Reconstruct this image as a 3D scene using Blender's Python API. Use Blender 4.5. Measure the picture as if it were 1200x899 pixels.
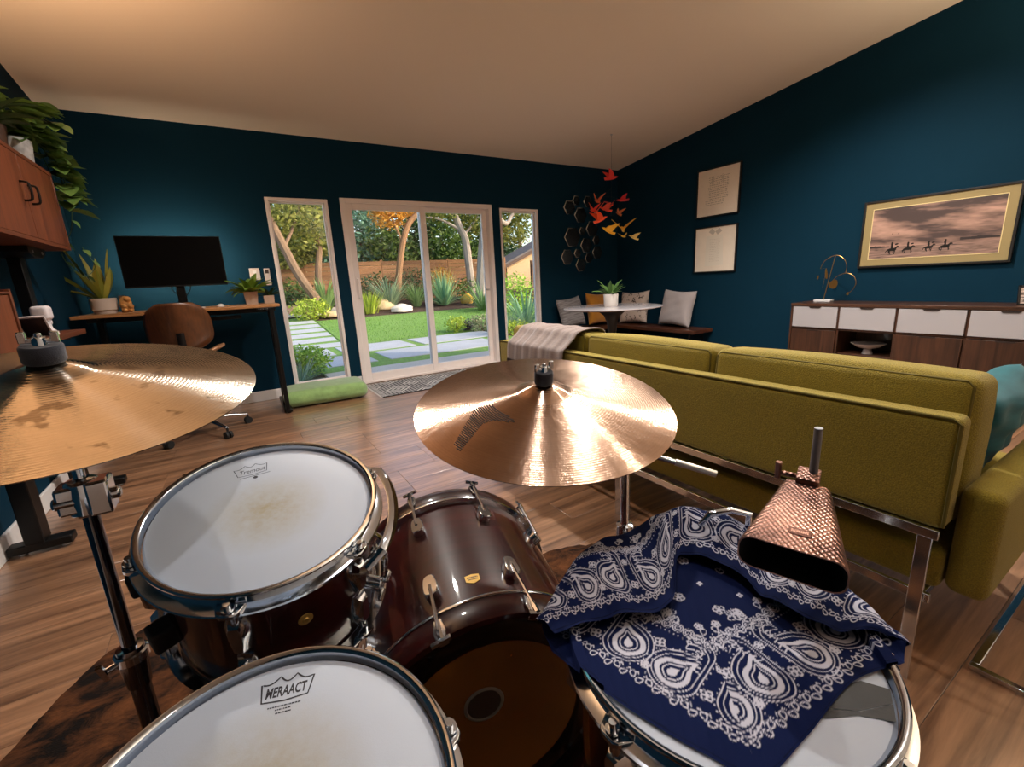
import bpy, bmesh, math, random
import numpy as np
from mathutils import Vector, Matrix, Euler

for o in list(bpy.data.objects):
    bpy.data.objects.remove(o, do_unlink=True)
SC = bpy.context.scene
COL = SC.collection
PI = math.pi

# ------------------------------------------------------------------ camera
CAM_H = 1.107
YAW, PITCH, ROLL, FOCAL = math.radians(31.206), math.radians(13.206), math.radians(-2.933), 520.5
fwd = Vector((math.sin(YAW)*math.cos(PITCH), math.cos(YAW)*math.cos(PITCH), -math.sin(PITCH)))
rgt0 = Vector((math.cos(YAW), -math.sin(YAW), 0))
up0 = rgt0.cross(fwd)
rgt = math.cos(ROLL)*rgt0 + math.sin(ROLL)*up0
upv = -math.sin(ROLL)*rgt0 + math.cos(ROLL)*up0
cam_data = bpy.data.cameras.new('camera')
cam_data.sensor_width = 36.0
cam_data.lens = 36.0*FOCAL/1200.0
cam_data.clip_start = 0.02
cam_data.clip_end = 300
cam = bpy.data.objects.new('camera', cam_data)
COL.objects.link(cam)
m = Matrix((rgt, upv, -fwd)).transposed().to_4x4()
m.translation = Vector((0, 0, CAM_H))
cam.matrix_world = m
SC.camera = cam

# ------------------------------------------------------------------ world, sun, exposure
SC.view_settings.view_transform = 'Standard'
SC.view_settings.look = 'None'
SC.view_settings.gamma = 1.0
SC.view_settings.use_curve_mapping = False
SC.view_settings.exposure = 0.0
world = bpy.data.worlds.new('evening_sky')
SC.world = world
world.use_nodes = True
wn = world.node_tree
bg = wn.nodes['Background']
sky = wn.nodes.new('ShaderNodeTexSky')
sky.sky_type = 'NISHITA'
sky.sun_disc = False
sky.sun_elevation = math.radians(24)
sky.sun_rotation = math.radians(130)
sky.air_density = 1.0
sky.dust_density = 2.0
sky.ozone_density = 1.0
wn.links.new(sky.outputs['Color'], bg.inputs['Color'])
bg.inputs['Strength'].default_value = 0.46
sun_d = bpy.data.lights.new('evening_sun', 'SUN')
sun_d.energy = 3.2
sun_d.color = (1.0, 0.86, 0.66)
sun_d.angle = math.radians(2)
sun = bpy.data.objects.new('evening_sun', sun_d)
COL.objects.link(sun)
sun.rotation_euler = Vector((0.66, -0.56, 0.50)).to_track_quat('Z', 'Y').to_euler()

# ------------------------------------------------------------------ helpers
def S(r, g, b):
    def f(c):
        c /= 255.0
        return c/12.92 if c <= 0.04045 else ((c+0.055)/1.055)**2.4
    return (f(r), f(g), f(b), 1.0)

class MB:
    """collects polygons for ONE mesh object"""
    def __init__(s):
        s.v = []; s.f = []; s.sm = []
    def add(s, vs, fs, smooth=False, M=None):
        o = len(s.v)
        if M is not None:
            vs = [M @ Vector(v) for v in vs]
        s.v += [tuple(v) for v in vs]
        s.f += [tuple(i+o for i in f) for f in fs]
        s.sm += [smooth]*len(fs)
        return s
    def box(s, lo, hi, M=None):
        (a, b, c), (d, e, f) = lo, hi
        vs = [(a,b,c),(d,b,c),(d,e,c),(a,e,c),(a,b,f),(d,b,f),(d,e,f),(a,e,f)]
        return s.add(vs, [(0,3,2,1),(4,5,6,7),(0,1,5,4),(1,2,6,5),(2,3,7,6),(3,0,4,7)], False, M)
    def cbox(s, c, sz, M=None):
        return s.box([c[i]-sz[i]/2 for i in range(3)], [c[i]+sz[i]/2 for i in range(3)], M)
    def prism(s, poly, z0, z1, M=None, smooth=False):
        n = len(poly)
        vs = [(x, y, z0) for x, y in poly] + [(x, y, z1) for x, y in poly]
        fs = [tuple(reversed(range(n))), tuple(range(n, 2*n))]
        s.add(vs, fs, False, M)
        o = len(s.v)-2*n
        for i in range(n):
            j = (i+1) % n
            s.f.append((o+i, o+j, o+n+j, o+n+i)); s.sm.append(smooth)
        return s
    def lathe(s, prof, seg=32, M=None, smooth=True, a0=0.0, a1=2*PI):
        full = abs(a1-a0-2*PI) < 1e-6
        n = seg if full else seg+1
        vs = []
        for i in range(n):
            a = a0+(a1-a0)*i/seg
            ca, sa = math.cos(a), math.sin(a)
            vs += [(r*ca, r*sa, z) for r, z in prof]
        k = len(prof); fs = []
        for i in range(seg):
            j = (i+1) % n
            for q in range(k-1):
                fs.append((i*k+q, j*k+q, j*k+q+1, i*k+q+1))
        return s.add(vs, fs, smooth, M)
    def tube(s, pts, r, seg=8, caps=True, M=None, closed=False, flat=None):
        pts = [Vector(p) for p in pts]
        n = len(pts)
        rs = r if isinstance(r, (list, tuple)) else [r]*n
        vs = []; prev = None
        for i, p in enumerate(pts):
            if closed:
                t = pts[(i+1) % n]-pts[i-1]
            else:
                t = pts[min(i+1, n-1)]-pts[max(i-1, 0)]
            t.normalize()
            if prev is None:
                a = t.cross(Vector((0, 0, 1)))
                if a.length < 0.05: a = t.cross(Vector((1, 0, 0)))
            else:
                a = prev-t*prev.dot(t)
            a.normalize(); prev = a
            b = t.cross(a)
            for q in range(seg):
                an = 2*PI*q/seg
                fa, fb = (1, 1) if flat is None else flat
                vs.append(p+rs[i]*(fa*math.cos(an)*a+fb*math.sin(an)*b))
        fs = []
        for i in range(n if closed else n-1):
            j = (i+1) % n
            for q in range(seg):
                w = (q+1) % seg
                fs.append((i*seg+q, i*seg+w, j*seg+w, j*seg+q))
        s.add(vs, fs, True, M)
        if caps and not closed:
            o = len(s.v)-n*seg
            s.f.append(tuple(o+q for q in reversed(range(seg)))); s.sm.append(False)
            s.f.append(tuple(o+(n-1)*seg+q for q in range(seg))); s.sm.append(False)
        return s
    def cyl(s, p0, p1, r, seg=12, M=None, r1=None):
        return s.tube([p0, p1], [r, r if r1 is None else r1], seg, True, M)
    def ball(s, c, r, seg=12, rings=8, M=None, sc=(1, 1, 1)):
        prof = [(r*math.sin(PI*i/rings), -r*math.cos(PI*i/rings)) for i in range(rings+1)]
        T = Matrix.Translation(c) @ Matrix.Diagonal((*sc, 1))
        return s.lathe(prof, seg, T if M is None else M @ T)
    def grid(s, fn, nu, nv, smooth=True, M=None):
        vs = [fn(i/nu, j/nv) for i in range(nu+1) for j in range(nv+1)]
        fs = [(i*(nv+1)+j, (i+1)*(nv+1)+j, (i+1)*(nv+1)+j+1, i*(nv+1)+j+1) for i in range(nu) for j in range(nv)]
        return s.add(vs, fs, smooth, M)
    def soft(s, c, sz, r, n=6, puff=0.0, M=None):
        """rounded upholstery block"""
        hx, hy, hz = [q/2 for q in sz]
        def side(axis, sign):
            def fn(u, v):
                p = [0, 0, 0]
                a, b = (axis+1) % 3, (axis+2) % 3
                p[axis] = sign
                uu = math.sin((u-0.5)*PI/1.0)*1.0 if False else (2*u-1)
                vv = (2*v-1)
                p[a] = uu if sign > 0 else -uu
                p[b] = vv
                q = []
                for i, h in enumerate((hx, hy, hz)):
                    q.append(p[i]*h)
                inner = [max(-h+r, min(h-r, x)) for x, h in zip(q, (hx, hy, hz))]
                d = Vector([x-y for x, y in zip(q, inner)])
                if d.length > 1e-9:
                    d = d.normalized()*r
                w = Vector(inner)+d
                if puff:
                    k = (1-abs(p[a])**2.5)*(1-abs(p[b])**2.5)
                    w[axis] += sign*puff*k
                return (w.x+c[0], w.y+c[1], w.z+c[2])
            return fn
        def warp(fn, ha, hb):
            def g(u, v):
                return fn(wp(u, ha), wp(v, hb))
            return g
        def wp(u, h):
            # concentrate samples near edges
            k = r/(2*h)
            if n < 5: return u
            e = 3
            i = u*n
            if i <= e: return k*(i/e)
            if i >= n-e: return 1-k*((n-i)/e)
            return k+(1-2*k)*(i-e)/(n-2*e)
        H = (hx, hy, hz)
        for axis in range(3):
            for sign in (-1, 1):
                s.grid(warp(side(axis, sign), H[(axis+1) % 3], H[(axis+2) % 3]), n, n, True, M)
        return s

def new_mesh(name, mb):
    me = bpy.data.meshes.new(name)
    me.from_pydata(mb.v, [], mb.f)
    me.polygons.foreach_set('use_smooth', mb.sm)
    me.update()
    me.set_sharp_from_angle(angle=math.radians(38))
    return me

def clean(me, dist=1e-5):
    b = bmesh.new(); b.from_mesh(me)
    bmesh.ops.remove_doubles(b, verts=b.verts, dist=dist)
    bmesh.ops.recalc_face_normals(b, faces=b.faces)
    b.to_mesh(me); b.free()
    me.set_sharp_from_angle(angle=math.radians(38))

def obj(name, mb, mat, parent=None, bevel=0.0, world=False, weld=False, seg=2):
    me = mb if isinstance(mb, bpy.types.Mesh) else new_mesh(name, mb)
    if weld: clean(me)
    if world and parent is not None:
        me.transform(parent.matrix_world.inverted())
    o = bpy.data.objects.new(name, me)
    COL.objects.link(o)
    if mat is not None and len(me.materials) == 0:
        me.materials.append(mat)
    if parent is not None: o.parent = parent
    if bevel:
        md = o.modifiers.new('bevel', 'BEVEL')
        md.width = bevel; md.segments = seg; md.limit_method = 'ANGLE'; md.angle_limit = 0.7
        md.harden_normals = False
    return o

def thing(name, label, cat, loc=(0, 0, 0), rz=0.0, group=None, M=None):
    o = bpy.data.objects.new(name, None)
    o.empty_display_size = 0.05
    COL.objects.link(o)
    if M is not None:
        o.matrix_world = M
    else:
        o.location = loc; o.rotation_euler = (0, 0, rz)
    bpy.context.view_layer.update()
    tag(o, label, cat, group)
    return o

def tag(o, label=None, cat=None, group=None, kind=None):
    if label: o['label'] = label
    if cat: o['category'] = cat
    if group: o['group'] = group
    if kind: o['kind'] = kind
    return o

def copy_tree(o, parent=None):
    c = o.copy(); COL.objects.link(c)
    if parent is not None: c.parent = parent
    for ch in list(o.children): copy_tree(ch, c)
    return c

def struct(name, mb, mat, label=None, bevel=0.0, weld=False):
    o = obj(name, mb, mat, None, bevel, weld=weld)
    o['kind'] = 'structure'
    if label: o['label'] = label
    return o

def align(c, n, ref=(1, 0, 0)):
    """matrix with z along n, x near ref, origin c"""
    n = Vector(n).normalized(); e1 = Vector(ref)-n*Vector(ref).dot(n); e1.normalize()
    e2 = n.cross(e1)
    M = Matrix((e1, e2, n)).transposed().to_4x4(); M.translation = Vector(c)
    return M

def attr_mesh(name, V, Fq, colors, smooth=True):
    """numpy quad mesh with a colour attribute 'Col' (linear rgb)"""
    me = bpy.data.meshes.new(name)
    n, k = len(V), len(Fq)
    me.vertices.add(n); me.vertices.foreach_set('co', np.asarray(V, np.float32).ravel())
    me.loops.add(k*4); me.loops.foreach_set('vertex_index', np.asarray(Fq, np.int32).ravel())
    me.polygons.add(k)
    me.polygons.foreach_set('loop_start', np.arange(0, k*4, 4, dtype=np.int32))
    me.polygons.foreach_set('use_smooth', np.full(k, smooth))
    me.update(); me.validate()
    at = me.color_attributes.new('Col', 'FLOAT_COLOR', 'POINT')
    c4 = np.ones((n, 4), np.float32); c4[:, :3] = colors
    at.data.foreach_set('color', c4.ravel())
    return me

def grid_faces(nu, nv):
    i, j = np.meshgrid(np.arange(nu), np.arange(nv), indexing='ij')
    a = i*(nv+1)+j
    return np.stack([a, a+nv+1, a+nv+2, a+1], -1).reshape(-1, 4)

def text_mesh(body, size, extrude=0.0002, spacing=1.0, shear=0.0, bold=0.0):
    cu = bpy.data.curves.new('lettering', 'FONT')
    cu.body = body; cu.size = size; cu.extrude = extrude; cu.align_x = 'CENTER'; cu.align_y = 'CENTER'
    cu.space_character = spacing; cu.offset = bold*size; cu.shear = shear; cu.resolution_u = 3
    t = bpy.data.objects.new('lettering', cu); COL.objects.link(t)
    bpy.context.view_layer.update()
    me = bpy.data.meshes.new_from_object(t.evaluated_get(bpy.context.evaluated_depsgraph_get()))
    bpy.data.objects.remove(t, do_unlink=True)
    me.materials.clear()
    return me

# ------------------------------------------------------------------ materials
MATS = {}
def N(nt, typ, **kw):
    n = nt.nodes.new(typ)
    for k, v in kw.items():
        if k in n.inputs: n.inputs[k].default_value = v
        else: setattr(n, k, v)
    return n

def mat(name, col, rough=0.5, metal=0.0, coat=0.0, sheen=0.0, spec=None, var=None, bump=None,
        trans=0.0, emit=None, aniso=None, alpha=None):
    """var=(scale, amount, (sx,sy,sz)) colour mottling; bump=(scale, strength, (sx,sy,sz))"""
    if name in MATS: return MATS[name]
    M = bpy.data.materials.new(name); M.use_nodes = True
    nt = M.node_tree; p = nt.nodes['Principled BSDF']; L = nt.links.new
    p.inputs['Base Color'].default_value = col
    p.inputs['Roughness'].default_value = rough
    p.inputs['Metallic'].default_value = metal
    if coat:
        p.inputs['Coat Weight'].default_value = coat; p.inputs['Coat Roughness'].default_value = 0.06
    if sheen:
        p.inputs['Sheen Weight'].default_value = sheen; p.inputs['Sheen Roughness'].default_value = 0.5
    if spec is not None: p.inputs['Specular IOR Level'].default_value = spec
    if trans: p.inputs['Transmission Weight'].default_value = trans
    if emit:
        p.inputs['Emission Color'].default_value = emit[0]; p.inputs['Emission Strength'].default_value = emit[1]
    tc = None
    def coords(sc):
        nonlocal tc
        if tc is None: tc = N(nt, 'ShaderNodeTexCoord')
        mp = N(nt, 'ShaderNodeMapping'); mp.inputs['Scale'].default_value = sc
        L(tc.outputs['Object'], mp.inputs['Vector']); return mp.outputs['Vector']
    if var:
        no = N(nt, 'ShaderNodeTexNoise', Scale=var[0], Detail=6.0, Roughness=0.6)
        L(coords(var[2] if len(var) > 2 else (1, 1, 1)), no.inputs['Vector'])
        mr = N(nt, 'ShaderNodeMapRange'); mr.inputs['From Min'].default_value = 0.3; mr.inputs['From Max'].default_value = 0.7
        mr.inputs['To Min'].default_value = 1-var[1]; mr.inputs['To Max'].default_value = 1+var[1]
        L(no.outputs['Fac'], mr.inputs['Value'])
        vm = N(nt, 'ShaderNodeVectorMath', operation='SCALE'); vm.inputs[0].default_value = col[:3]
        L(mr.outputs['Result'], vm.inputs['Scale']); L(vm.outputs['Vector'], p.inputs['Base Color'])
    if bump:
        no = N(nt, 'ShaderNodeTexNoise', Scale=bump[0], Detail=4.0)
        L(coords(bump[2] if len(bump) > 2 else (1, 1, 1)), no.inputs['Vector'])
        bp = N(nt, 'ShaderNodeBump', Strength=bump[1]); bp.inputs['Distance'].default_value = 0.01
        L(no.outputs['Fac'], bp.inputs['Height']); L(bp.outputs['Normal'], p.inputs['Normal'])
    MATS[name] = M
    return M

def attr_mat(name, rough=0.8, sheen=0.0, bump=None, coat=0.0):
    M = mat(name, (1, 1, 1, 1), rough, sheen=sheen, bump=bump, coat=coat)
    nt = M.node_tree; a = N(nt, 'ShaderNodeVertexColor', layer_name='Col')
    nt.links.new(a.outputs['Color'], nt.nodes['Principled BSDF'].inputs['Base Color'])
    return M

def wood(name, dark, light, rough=0.4, axis=0, scale=1.0, coat=0.0, rand=0.0, ring=6.0):
    """grain stretched along one object axis"""
    if name in MATS: return MATS[name]
    M = bpy.data.materials.new(name); M.use_nodes = True
    nt = M.node_tree; p = nt.nodes['Principled BSDF']; L = nt.links.new
    tc = N(nt, 'ShaderNodeTexCoord'); mp = N(nt, 'ShaderNodeMapping')
    sc = [14*scale]*3; sc[axis] = 0.9*scale
    mp.inputs['Scale'].default_value = sc
    oi = N(nt, 'ShaderNodeObjectInfo')
    if rand:
        ad = N(nt, 'ShaderNodeVectorMath', operation='MULTIPLY_ADD')
        cb = N(nt, 'ShaderNodeCombineXYZ')
        for k in 'XYZ': L(oi.outputs['Random'], cb.inputs[k])
        L(cb.outputs['Vector'], ad.inputs[0]); ad.inputs[1].default_value = (17, 23, 31)
        L(tc.outputs['Object'], ad.inputs[2]); L(ad.outputs['Vector'], mp.inputs['Vector'])
    else:
        L(tc.outputs['Object'], mp.inputs['Vector'])
    n1 = N(nt, 'ShaderNodeTexNoise', Scale=1.0, Detail=8.0, Roughness=0.62, Distortion=1.2)
    L(mp.outputs['Vector'], n1.inputs['Vector'])
    n2 = N(nt, 'ShaderNodeTexNoise', Scale=ring, Detail=3.0, Roughness=0.5)
    L(mp.outputs['Vector'], n2.inputs['Vector'])
    mx = N(nt, 'ShaderNodeMath', operation='MULTIPLY_ADD'); mx.inputs[1].default_value = 0.35
    L(n2.outputs['Fac'], mx.inputs[0]); L(n1.outputs['Fac'], mx.inputs[2])
    rp = N(nt, 'ShaderNodeValToRGB')
    rp.color_ramp.elements[0].position = 0.42; rp.color_ramp.elements[0].color = dark
    rp.color_ramp.elements[1].position = 0.90; rp.color_ramp.elements[1].color = light
    L(mx.outputs[0], rp.inputs['Fac'])
    out = rp.outputs['Color']
    if rand:
        mr = N(nt, 'ShaderNodeMapRange'); mr.inputs['To Min'].default_value = 1-rand; mr.inputs['To Max'].default_value = 1+rand
        L(oi.outputs['Random'], mr.inputs['Value'])
        vm = N(nt, 'ShaderNodeVectorMath', operation='SCALE')
        L(out, vm.inputs[0]); L(mr.outputs['Result'], vm.inputs['Scale']); out = vm.outputs['Vector']
    L(out, p.inputs['Base Color'])
    p.inputs['Roughness'].default_value = rough
    if coat:
        p.inputs['Coat Weight'].default_value = coat; p.inputs['Coat Roughness'].default_value = 0.05
    bp = N(nt, 'ShaderNodeBump', Strength=0.08); bp.inputs['Distance'].default_value = 0.004
    L(mx.outputs[0], bp.inputs['Height']); L(bp.outputs['Normal'], p.inputs['Normal'])
    MATS[name] = M
    return M

def leaf_mat(name, c0, c1, rough=0.45, transl=0.25):
    """foliage: every leaf its own tint between two colours, a little light through it"""
    if name in MATS: return MATS[name]
    M = bpy.data.materials.new(name); M.use_nodes = True
    nt = M.node_tree; p = nt.nodes['Principled BSDF']; L = nt.links.new
    g = N(nt, 'ShaderNodeNewGeometry'); rp = N(nt, 'ShaderNodeValToRGB')
    rp.color_ramp.elements[0].color = c0; rp.color_ramp.elements[1].color = c1
    L(g.outputs['Random Per Island'], rp.inputs['Fac'])
    L(rp.outputs['Color'], p.inputs['Base Color']); p.inputs['Roughness'].default_value = rough
    if transl:
        t = N(nt, 'ShaderNodeBsdfTranslucent'); L(rp.outputs['Color'], t.inputs['Color'])
        mx = N(nt, 'ShaderNodeMixShader'); mx.inputs[0].default_value = transl
        L(p.outputs[0], mx.inputs[1]); L(t.outputs[0], mx.inputs[2])
        L(mx.outputs[0], nt.nodes['Material Output'].inputs['Surface'])
    MATS[name] = M
    return M

def glass_mat(name, tint=(1, 1, 1, 1), refl=1.0):
    if name in MATS: return MATS[name]
    M = bpy.data.materials.new(name); M.use_nodes = True
    nt = M.node_tree; L = nt.links.new; nt.nodes.remove(nt.nodes['Principled BSDF'])
    t = N(nt, 'ShaderNodeBsdfTransparent', Color=tint); g = N(nt, 'ShaderNodeBsdfGlossy', Roughness=0.0)
    f = N(nt, 'ShaderNodeFresnel', IOR=1.42); mu = N(nt, 'ShaderNodeMath', operation='MULTIPLY'); mu.inputs[1].default_value = refl
    L(f.outputs[0], mu.inputs[0]); mx = N(nt, 'ShaderNodeMixShader'); L(mu.outputs[0], mx.inputs[0])
    L(t.outputs[0], mx.inputs[1]); L(g.outputs[0], mx.inputs[2])
    L(mx.outputs[0], nt.nodes['Material Output'].inputs['Surface'])
    MATS[name] = M
    return M

CHROME = mat('chrome', (0.68, 0.74, 0.82, 1), 0.11, 1.0)
STEEL = mat('brushed_steel', (0.6, 0.6, 0.62, 1), 0.28, 1.0)
BLACK = mat('black_metal', S(14, 14, 15), 0.38, 0.4)
RUBBER = mat('black_rubber', S(12, 12, 12), 0.75)
WHITE_FRAME = mat('window_frame_white', S(238, 228, 224), 0.4)
WALLP = mat('teal_wall_paint', S(13, 46, 64), 0.7, spec=.06, var=(3.0, 0.05), bump=(140.0, 0.04))
CEILP = mat('ceiling_paint', S(228, 214, 198), 0.8, bump=(160.0, 0.05))
TRIMW = mat('white_trim_paint', S(226, 222, 220), 0.4)
GLASS = glass_mat('window_glass')
# ================================================================== THE ROOM
XL, XR, YB, YF = -1.05, 5.18, 5.21, -1.9
def ceil_z(y): return 2.6+0.1177*(YB-y)
T = 0.16

# ---- floor: a slab with laminate planks laid on it
floor = struct('floor', MB().box((XL, YF, -0.12), (XR, YB, -0.010)), mat('floor_underlay', S(40, 28, 20), 0.8), 'wood laminate plank floor')
PLANK = wood('laminate_plank', S(76, 48, 31), S(168, 126, 94), 0.36, axis=0, scale=1.0, coat=1.0, rand=0.14, ring=5.0)
_pp = PLANK.node_tree.nodes['Principled BSDF']; _pp.inputs['Coat Roughness'].default_value = .22; _pp.inputs['Coat IOR'].default_value = 1.6
PW, PL = 0.178, 1.22
def plank_mesh(x0, x1):
    me = new_mesh('plank', MB().box((x0+0.0007, 0.0007, -0.0098), (x1-0.0007, PW-0.0007, 0.0)))
    b = bmesh.new(); b.from_mesh(me)
    top = [e for e in b.edges if all(v.co.z > -0.001 for v in e.verts)]
    bmesh.ops.bevel(b, geom=top, offset=0.0012, segments=1, affect='EDGES')
    b.to_mesh(me); b.free(); me.materials.append(PLANK)
    return me
full = plank_mesh(0, PL)
rng = random.Random(4)
y = YF; row = 0
while y < YB-0.01:
    x = XL-rng.choice((0.2, 0.45, 0.7, 0.95, 1.1))
    while x < XR:
        a, b_ = max(x, XL), min(x+PL, XR)
        if b_-a > 0.03 and y+PW <= YB+0.2:
            me = full if (b_-a) > PL-1e-6 else plank_mesh(0, b_-a)
            if y+PW > YB:
                me = me.copy()
                for v in me.vertices: v.co.y = min(v.co.y, YB-y)
            o = bpy.data.objects.new('plank', me); COL.objects.link(o)
            o.location = (a, y, 0); o.parent = floor
        x += PL
    y += PW; row += 1

# ---- walls
W1 = (0.427, 1.012, 0.085, 2.012)      # left sidelight  x0 x1 z0 z1
DR = (1.135, 2.982, 0.0, 2.036)        # sliding door
W3 = (3.098, 3.700, 0.085, 2.004)      # right sidelight
wb = MB()
def wseg(x0, x1, z0, z1): wb.box((x0, YB, z0), (x1, YB+T, z1))
wseg(XL-T, W1[0], -0.12, ceil_z(YB)); wseg(W1[1], DR[0], -0.12, ceil_z(YB)); wseg(DR[1], W3[0], -0.12, ceil_z(YB)); wseg(W3[1], XR+T, -0.12, ceil_z(YB))
for w in (W1, DR, W3):
    wseg(w[0], w[1], w[3], ceil_z(YB))
    if w[2] > -0.1: wseg(w[0], w[1], -0.12, w[2])
struct('wall_back', wb, WALLP, 'dark teal painted wall with the sliding door')
def side_wall(name, x0, x1, label):
    p = [(YF-T, -0.12), (YB, -0.12), (YB, ceil_z(YB)), (YF-T, ceil_z(YF-T))]
    M = Matrix(((0, 0, 1, 0), (1, 0, 0, 0), (0, 1, 0, 0), (0, 0, 0, 1)))
    struct(name, MB().prism(p, x0, x1, M), WALLP, label)
side_wall('wall_right', XR, XR+T, 'dark teal painted wall with the pictures')
side_wall('wall_left', XL-T, XL, 'dark teal painted wall beside the desk')
struct('wall_front', MB().box((XL, YF-T, -0.12), (XR, YF, ceil_z(YF))), mat('pale_wall_paint', S(206, 198, 190), 0.7), 'pale painted wall behind the drums')
p = [(YF-T, ceil_z(YF-T)), (YB+T, ceil_z(YB+T)), (YB+T, ceil_z(YB+T)+0.2), (YF-T, ceil_z(YF-T)+0.2)]
M = Matrix(((0, 0, 1, 0), (1, 0, 0, 0), (0, 1, 0, 0), (0, 0, 0, 1)))
struct('ceiling', MB().prism(p, XL-T, XR+T, M), CEILP, 'sloping warm white ceiling')

# ---- baseboards
BH, BT = 0.105, 0.016
def base_run(name, segs):
    mb = MB()
    for lo, hi in segs: mb.box(lo, hi)
    struct(name, mb, TRIMW, 'white baseboard', bevel=0.004)
base_run('baseboard_left', [((XL, YF, 0), (XL+BT, YB, BH))])
base_run('baseboard_back', [((XL+BT, YB-BT, 0), (W1[0]-0.02, YB, BH)), ((W1[1]+0.02, YB-BT, 0), (DR[0]-0.005, YB, BH)),
                            ((DR[1]+0.005, YB-BT, 0), (W3[0]-0.02, YB, BH)), ((W3[1]+0.02, YB-BT, 0), (XR-BT, YB, BH))])
base_run('baseboard_right', [((XR-BT, YF, 0), (XR, YB, BH))])

# ---- side windows: fixed panes in slim frames
def sidelight(name, w, label):
    x0, x1, z0, z1 = w
    root = bpy.data.objects.new(name, None); COL.objects.link(root); root.location = ((x0+x1)/2, YB, z0)
    bpy.context.view_layer.update()
    tag(root, label, None, None, 'structure')
    fw, y0, y1 = 0.032, YB-0.006, YB+0.11
    f = MB()
    f.box((x0, y0, z0), (x0+fw, y1, z1)); f.box((x1-fw, y0, z0), (x1, y1, z1))
    f.box((x0+fw, y0, z1-fw), (x1-fw, y1, z1)); f.box((x0+fw, y0, z0), (x1-fw, y1, z0+fw))
    obj('window_frame', f, WHITE_FRAME, root, 0.003, True)
    b = MB(); k = fw; yy0, yy1 = YB+0.045, YB+0.075; s = 0.014
    b.box((x0+k, yy0, z0+k), (x0+k+s, yy1, z1-k)); b.box((x1-k-s, yy0, z0+k), (x1-k, yy1, z1-k))
    b.box((x0+k+s, yy0, z1-k-s), (x1-k-s, yy1, z1-k)); b.box((x0+k+s, yy0, z0+k), (x1-k-s, yy1, z0+k+s))
    obj('glazing_bead', b, WHITE_FRAME, root, 0.002, True)
    obj('pane', MB().box((x0+k+s, YB+0.057, z0+k+s), (x1-k-s, YB+0.063, z1-k-s)), GLASS, root, world=True)
sidelight('window_1', W1, 'tall fixed window beside the desk')
sidelight('window_2', W3, 'tall fixed window beside the corner bench')

# ---- sliding door
x0, x1, z0, z1 = DR
door = bpy.data.objects.new('door_1', None); COL.objects.link(door); door.location = ((x0+x1)/2, YB, 0)
bpy.context.view_layer.update()
tag(door, 'white framed two panel sliding glass door', None, None, 'structure')
fw = 0.05
f = MB(); y0, y1 = YB-0.012, YB+0.13
f.box((x0, y0, 0.004), (x0+fw, y1, z1)); f.box((x1-fw, y0, 0.004), (x1, y1, z1))
f.box((x0+fw, y0, z1-fw), (x1-fw, y1, z1)); f.box((x0+fw, y0, 0.004), (x1-fw, y1, 0.03))
obj('door_frame', f, WHITE_FRAME, door, 0.004, True)
def leaf(xa, xb, ya, yb, st):
    za, zb = 0.03, z1-fw
    p = MB()
    p.box((xa, ya, za), (xa+st, yb, zb)); p.box((xb-st, ya, za), (xb, yb, zb))
    p.box((xa+st, ya, zb-st*0.9), (xb-st, yb, zb)); p.box((xa+st, ya, za), (xb-st, yb, za+st*1.25))
    l = obj('door_panel', p, WHITE_FRAME, door, 0.004, True)
    g = obj('pane', MB().box((xa+st, (ya+yb)/2-0.003, za+st*1.25), (xb-st, (ya+yb)/2+0.003, zb-st*0.9)), GLASS, None)
    g.data.transform(door.matrix_world.inverted()); g.parent = l
    return l
xm = (x0+x1)/2
pl = leaf(x0+fw, xm+0.035, YB+0.012, YB+0.052, 0.07)
pr = leaf(xm-0.035, x1-fw, YB+0.066, YB+0.106, 0.062)
h = MB()
hx = x0+fw+0.035
h.tube([(hx, YB+0.012, 0.98), (hx, YB-0.022, 0.99), (hx, YB-0.026, 1.04), (hx, YB-0.026, 1.14), (hx, YB-0.022, 1.19), (hx, YB+0.012, 1.20)], 0.009, 8)
h.box((hx-0.016, YB+0.006, 0.96), (hx+0.016, YB+0.0125, 1.22))
ho = obj('handle', h, WHITE_FRAME, None); ho.data.transform(door.matrix_world.inverted()); ho.parent = pl
lk = MB().box((x1-fw-0.075, YB+0.052, 0.985), (x1-fw-0.012, YB+0.0665, 1.0))
lo = obj('latch', lk, STEEL, None); lo.data.transform(door.matrix_world.inverted()); lo.parent = pr

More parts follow.
